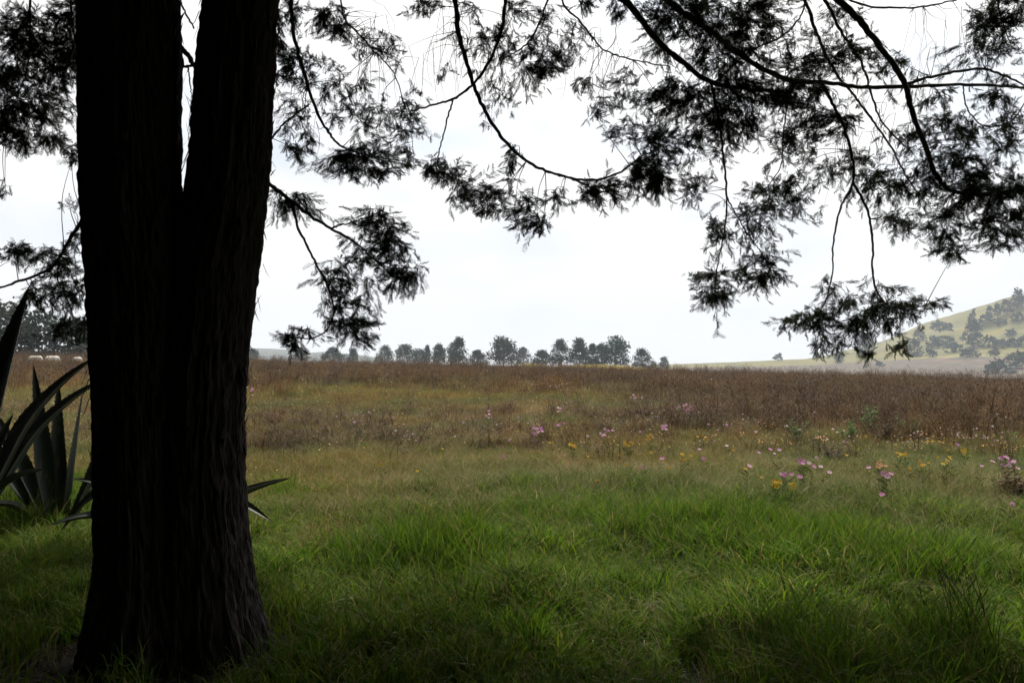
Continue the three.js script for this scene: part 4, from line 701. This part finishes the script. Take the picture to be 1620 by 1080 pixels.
// crown shapes: radius (share of half the width) by height (0 foot to 1 top)
const shapes = {
  dome: [[0.04, 0.55], [0.15, 0.95], [0.45, 1], [0.75, 0.72], [0.92, 0.38], [1, 0.08]],
  cone: [[0.06, 0.7], [0.16, 1], [0.4, 0.8], [0.7, 0.45], [0.9, 0.2], [1, 0.03]],
  layered: [[0.12, 0.5], [0.22, 1], [0.45, 0.85], [0.7, 0.55], [0.88, 0.28], [1, 0.05]],
  spread: [[0.2, 0.4], [0.32, 0.95], [0.55, 1], [0.75, 0.72], [0.92, 0.36], [1, 0.1]],
  round: [[0.06, 0.5], [0.2, 0.9], [0.5, 1], [0.78, 0.85], [0.93, 0.5], [1, 0.15]],
  shrub: [[0, 0.7], [0.2, 1], [0.55, 0.95], [0.85, 0.6], [1, 0.2]],
};
function farTree(name, label, category, grp, px, top, wpx, base, D, shape, dark = 1, leaves = 900) {
  const b = at(px, base, D), h = (at(px, top, D).y - b.y) * 0.94, rad = wpx / 2 * 1.06 * px2m(D), o = group(name, b.x, b.y, -D); tag(o, label, category, grp);
  const wood = new GB(), cr = new GB(), prof = shapes[shape], lean = R(-0.04, 0.04) * h, lay = shape === 'layered' ? 7 : 0;
  wood.tube([V(0, -1.5, 0), V(lean * 0.3, h * 0.3, 0), V(lean, h * 0.9, 0)], [h * 0.026, h * 0.02, h * 0.006], 7, [1, 1, 1]);
  const cl = rep(Math.round(26 + leaves / 40), () => {           // clumps of leaves on limbs
    let t = Math.pow(rnd(), 0.85) * (1 - prof[0][0]) + prof[0][0]; if (lay && rnd() < 0.6) t = (Math.floor(t * lay) + R(0.15, 0.7)) / lay;
    const a = R(0, 6.283), r = table(t, prof) * rad * (0.35 + 0.65 * Math.sqrt(rnd())) * R(0.75, 1.12) * (1 + 0.28 * n3(Math.cos(a) * 1.2 + px, t * 2.5, Math.sin(a) * 1.2));
    const c = V(lean * t + Math.cos(a) * r, h * t, Math.sin(a) * r);
    if (rnd() < 0.45) wood.tube([V(lean * t, Math.max(0.1, h * t - r * 0.45), 0), c], [h * 0.008, h * 0.003], 4, [1, 1, 1]);
    return [c, R(0.75, 1.25)];
  });
  const warm = R(0.85, 1.3), per = Math.ceil(leaves / cl.length), ls = Math.sqrt(h * rad) * 0.125 * Math.sqrt(900 / leaves), cs = Math.min(rad, h * 0.5) * 0.34;
  for (const [c, v] of cl) for (let q = 0; q < per; q++) {
    const p = V(R(-1, 1), R(-0.8, 0.8) * (lay ? 0.6 : 1), R(-1, 1)).multiplyScalar(cs * R(0.5, 1.2)).add(c), d = V(R(-1, 1), R(-0.5, 1), R(-1, 1)).normalize(), e = V(R(-1, 1), R(-1, 1), R(-1, 1)).cross(d).normalize(), s = ls * R(0.6, 1.5), k = v * R(0.75, 1.25) * dark, col = [0.036 * k * warm, 0.058 * k, 0.04 * k];
    cr.quad(cr.v(p.x, p.y, p.z, col), cr.v(p.x + (d.x + e.x * 0.6) * s * 0.6, p.y + (d.y + e.y * 0.6) * s * 0.6, p.z + (d.z + e.z * 0.6) * s * 0.6, col), cr.v(p.x + d.x * s * 1.4, p.y + d.y * s * 1.4, p.z + d.z * s * 1.4, col), cr.v(p.x + (d.x - e.x * 0.6) * s * 0.6, p.y + (d.y - e.y * 0.6) * s * 0.6, p.z + (d.z - e.z * 0.6) * s * 0.6, col));
  }
  mesh('trunk', wood.geo(), MAT.farBark, o); mesh('crown', cr.geo(), MAT.crown, o);
  return o;
}
const HG = 'trees along the meadow horizon';
for (const [label, px, top, w, base, D, sh] of [
  ['small horizon tree right beside the big trunk', 401, 551, 19, 569, 250, 'dome'], ['horizon tree behind the lowest hanging spray at left', 475, 549, 26, 571, 240, 'layered'], ['low layered horizon tree second from the trunk side', 526, 549, 40, 572, 245, 'layered'], ['narrow horizon tree with a pointed top left of the dome shaped one', 558, 551, 20, 573, 245, 'cone'],
  ['dome shaped horizon tree standing apart at left', 608, 548, 27, 575, 240, 'dome'], ['first tree of the joined horizon grove', 640, 545, 34, 576, 240, 'dome'], ['second tree of the joined horizon grove', 664, 551, 26, 577, 238, 'round'], ['pointed tree at the right end of the joined horizon grove', 675, 545, 14, 577, 242, 'cone'], ['layered horizon tree with a bare lower trunk', 693, 542, 27, 578, 235, 'layered'], ['tall dense horizon tree with a pointed top', 725, 534, 32, 579, 235, 'cone'], ['left shoulder tree beside the tall pointed one', 716, 540, 16, 578, 238, 'round'],
  ['low ragged horizon tree between the pointed and the spreading one', 755, 553, 34, 580, 230, 'layered'], ['large spreading horizon tree left of the yellow banks', 797, 533, 46, 581, 225, 'spread'], ['pale distant tree half behind the spreading one', 828, 549, 20, 581, 300, 'round'], ['low wide horizon tree between the two yellow banks', 858, 553, 38, 581, 225, 'layered'], ['airy horizon tree with a visible trunk', 887, 538, 30, 582, 225, 'spread'], ['tall layered horizon tree', 917, 533, 34, 582, 225, 'layered'], ['layered tree leaning on the tall layered one', 936, 542, 20, 582, 228, 'layered'],
  ['dark narrow tree at the left of the big round one', 952, 543, 22, 582, 224, 'round'], ['big dark round horizon tree', 973, 534, 44, 582, 222, 'round'], ['egg shaped tree standing apart right of the big round one', 1015, 552, 27, 583, 215, 'dome'], ['tiny hazy far bush right of the egg shaped tree', 1033, 571, 12, 583, 330, 'shrub'], ['small hazy far tree at the foot of the hill', 1050, 564, 14, 584, 330, 'round'],
]) farTree('horizon_tree', label, 'tree', HG, px, top, w, base + 2, D, sh, 1, 2400);
function hillTree(name, label, category, px, top, w, base, shape, leaves = 500) {      // stands on the hill where that place of the photograph meets it
  let D = 640; for (let d = 250; d < 645; d += 1.5) { const p = at(px, base, d); if (p.y <= surfaceH(p.x, d)) { D = d; break; } }
  const p = at(px, base, D), gap = clamp(p.y - surfaceH(p.x, D), -2, 2);
  const o = farTree(name, label, category, name === 'hill_tree' ? 'trees on the hill' : 'shrubs on the hill', px, top, name === 'hill_tree' ? w * 0.9 : w * 1.25, base, D, shape, 1, leaves); o.position.y -= gap;
}
for (const [label, px, top, w, base, sh] of [
  ['topmost hill tree at the right edge', 1612, 458, 22, 487, 'cone'], ['tree on the ridge left of the topmost one', 1594, 470, 20, 490, 'dome'], ['second ridge tree left of the topmost one', 1579, 476, 13, 496, 'dome'], ['third ridge tree left of the topmost one', 1566, 480, 12, 500, 'cone'], ['thin pointed ridge tree standing alone', 1542, 483, 6, 508, 'cone'], ['ragged ridge tree below the thin pointed one', 1537, 492, 10, 510, 'spread'], ['largest dark tree in the middle of the hillside', 1541, 509, 28, 548, 'dome'],
  ['blue round tree low on the hillside right of the hanging spray', 1447, 537, 26, 563, 'dome'], ['pale tree behind the hanging spray', 1455, 517, 18, 533, 'dome'], ['blue tree seen through the hanging spray', 1368, 528, 30, 558, 'dome'], ['small tree seen through the left of the hanging spray', 1327, 556, 16, 574, 'round'], ['dark tree at the right edge low on the hill', 1612, 556, 34, 582, 'round'],
]) hillTree('hill_tree', label, 'tree', px, top, w, base, sh, sh === 'cone' ? 350 : 650);
for (const [label, px, top, w, base] of [
  ['dark shrub low on the far slope on its own', 1232, 558, 13, 568], ['shrubs on the ridge above the spray end', 1488, 505, 24, 520], ['small pointed shrub on the ridge', 1504, 506, 5, 516], ['round shrub on the ridge under the ridge trees', 1560, 496, 20, 508], ['pale shrub on the upper slope', 1477, 533, 22, 550], ['second pale shrub on the upper slope', 1500, 533, 16, 546], ['wide shrub in mid slope', 1511, 544, 26, 557], ['small round shrub below the mid slope', 1473, 553, 14, 565],
  ['shrub right of the largest dark tree', 1566, 533, 18, 548], ['hedge shrub, first of the row', 1585, 538, 22, 549], ['hedge shrub, second of the row', 1604, 537, 22, 548], ['hedge shrub at the right edge', 1622, 534, 20, 548], ['faint shrub under the yellow strip', 1537, 553, 22, 565], ['small shrub on the yellow strip', 1574, 551, 13, 563], ['dark shrub at the foot of the slope', 1580, 569, 20, 588], ['darker lower shrub joined to it', 1569, 578, 18, 592], ['low shrub beside the pale track', 1596, 583, 16, 591], ['tiny shrub on the brown slope', 1392, 573, 10, 580], ['tiny shrub near the top of the slope', 1585, 505, 14, 514], ['small bush on the upper right slope', 1612, 496, 16, 508], ['bush on the right slope', 1600, 522, 12, 532],
]) hillTree('hill_shrub', label, 'shrub', px, top, w, base, 'shrub', 260);
// dark hedge trees behind the agaves at the far left
for (const [label, px, top, w, base, D, sh, dk] of [['dark hedge tree at the left edge behind the agaves', 10, 478, 80, 580, 82, 'round', 0.8], ['dark hedge tree behind the agaves, second from the left', 60, 492, 64, 576, 84, 'round', 0.8], ['dark hedge tree behind the agaves just left of the trunk', 108, 500, 56, 576, 86, 'round', 0.8], ['reddish brown shrub touching the trunk at left', 136, 524, 34, 572, 90, 'shrub', 1.4], ['hedge tree hidden behind the trunk', 190, 500, 80, 574, 90, 'round', 0.8]]) {
  const o = farTree('hedge_tree', label, 'tree', 'dark hedge behind the agaves', px, top, w, base, D, sh, dk, 1800);
  if (dk > 1) { const a = o.children[1].geometry.attributes.color; for (let i = 0; i < a.count; i++) a.setXYZ(i, a.getX(i) * 2.2, a.getY(i) * 0.75, a.getZ(i) * 0.9); }
}

// ------------------------------------------------------------------ grazing sheep and pale stones far away
{
  const N = 44, mc = new MarchingCubes(N, new THREE.MeshStandardMaterial(), false, false, 40000), sz = 0.75;
  const caps = [[[-0.36, 0.6, 0], [0.3, 0.62, 0], 0.25, 0.24], [[0.3, 0.66, 0], [0.52, 0.42, 0], 0.14, 0.09], [[0.52, 0.42, 0], [0.62, 0.22, 0.02], 0.09, 0.055], [[0.26, 0.5, 0.13], [0.28, 0.0, 0.13], 0.08, 0.035], [[0.26, 0.5, -0.13], [0.22, 0.0, -0.13], 0.08, 0.035], [[-0.34, 0.55, 0.13], [-0.36, 0.28, 0.13], 0.1, 0.05], [[-0.36, 0.28, 0.13], [-0.34, 0.0, 0.13], 0.05, 0.035], [[-0.34, 0.55, -0.13], [-0.38, 0.28, -0.13], 0.1, 0.05], [[-0.38, 0.28, -0.13], [-0.38, 0.0, -0.13], 0.05, 0.035], [[-0.58, 0.66, 0], [-0.64, 0.45, 0], 0.05, 0.035], [[0.52, 0.46, 0.07], [0.47, 0.44, 0.15], 0.03, 0.02], [[0.52, 0.46, -0.07], [0.47, 0.44, -0.15], 0.03, 0.02]];
  const a = V(), b = V(), p = V(), ab = V();
  for (let z = 0; z < N; z++) for (let y = 0; y < N; y++) for (let x = 0; x < N; x++) {
    p.set((x / N * 2 - 1) * sz, (y / N * 2 - 1) * sz + 0.45, (z / N * 2 - 1) * sz); let d = 0;
    for (const [A, B, ra, rb] of caps) { a.fromArray(A); b.fromArray(B); ab.subVectors(b, a); const t = clamp(p.clone().sub(a).dot(ab) / ab.lengthSq(), 0, 1), q = p.distanceTo(a.addScaledVector(ab, t)) - lerp(ra, rb, t); d += Math.exp(-q * 28); }
    mc.field[x + y * N + z * N * N] = Math.log(d + 1e-12) / 28 + 0.012 * n3(p.x * 14, p.y * 14, p.z * 14);
  }
  mc.isolation = 0; mc.update();
  const n = mc.count, pos = new Float32Array(mc.positionArray.subarray(0, n * 3)), g = new THREE.BufferGeometry();
  for (let i = 0; i < n; i++) { pos[i * 3] *= sz; pos[i * 3 + 1] = pos[i * 3 + 1] * sz + 0.45; pos[i * 3 + 2] *= sz; }
  g.setAttribute('position', new THREE.BufferAttribute(pos, 3)); g.setAttribute('normal', new THREE.BufferAttribute(new Float32Array(mc.normalArray.subarray(0, n * 3)), 3));
  for (const [px, py, D, turn, label] of [[56, 572, 66, 0.2, 'leftmost white sheep grazing behind the agaves'], [83, 572, 66, 0.5, 'middle white sheep grazing behind the agaves'], [122, 574, 64, -0.6, 'white sheep nearest the trunk grazing behind the agaves']]) {
    const q = at(px, py, D), o = mesh('sheep', g, MAT.wool, scene); o.position.set(q.x, Math.max(groundH(q.x, D) + 0.0, q.y - 0.3), -D); o.rotation.y = turn; o.scale.setScalar(0.9); tag(o, label, 'sheep', 'sheep grazing in the meadow');
  }
}
{
  const g0 = new THREE.IcosahedronGeometry(1, 2), pa = g0.attributes.position; for (let i = 0; i < pa.count; i++) { const k = 1 + 0.25 * n3(pa.getX(i) * 1.4, pa.getY(i) * 1.4, pa.getZ(i) * 1.4); pa.setXYZ(i, pa.getX(i) * k, pa.getY(i) * k * 0.5, pa.getZ(i) * k); } g0.computeVertexNormals();
  [[1546, 595], [1556, 596], [1563, 597], [1571, 597], [1579, 598], [1587, 599]].forEach(([px, py], k) => { let D = 300; for (let d = 150; d < 420; d += 1) { const p = at(px, py, d); if (p.y <= surfaceH(p.x, d)) { D = d; break; } } const q = at(px, py, D), o = mesh('stone', g0, MAT.rock, scene); o.position.copy(q); o.scale.set(R(1, 1.8), R(0.7, 1.2), R(0.8, 1.3)); o.rotation.y = R(0, 6); tag(o, 'pale stone at the foot of the hill, ' + ['first', 'second', 'third', 'fourth', 'fifth', 'sixth'][k] + ' from the left', 'stone', 'pale stones at the foot of the hill'); });
}

renderer.render(scene, camera);
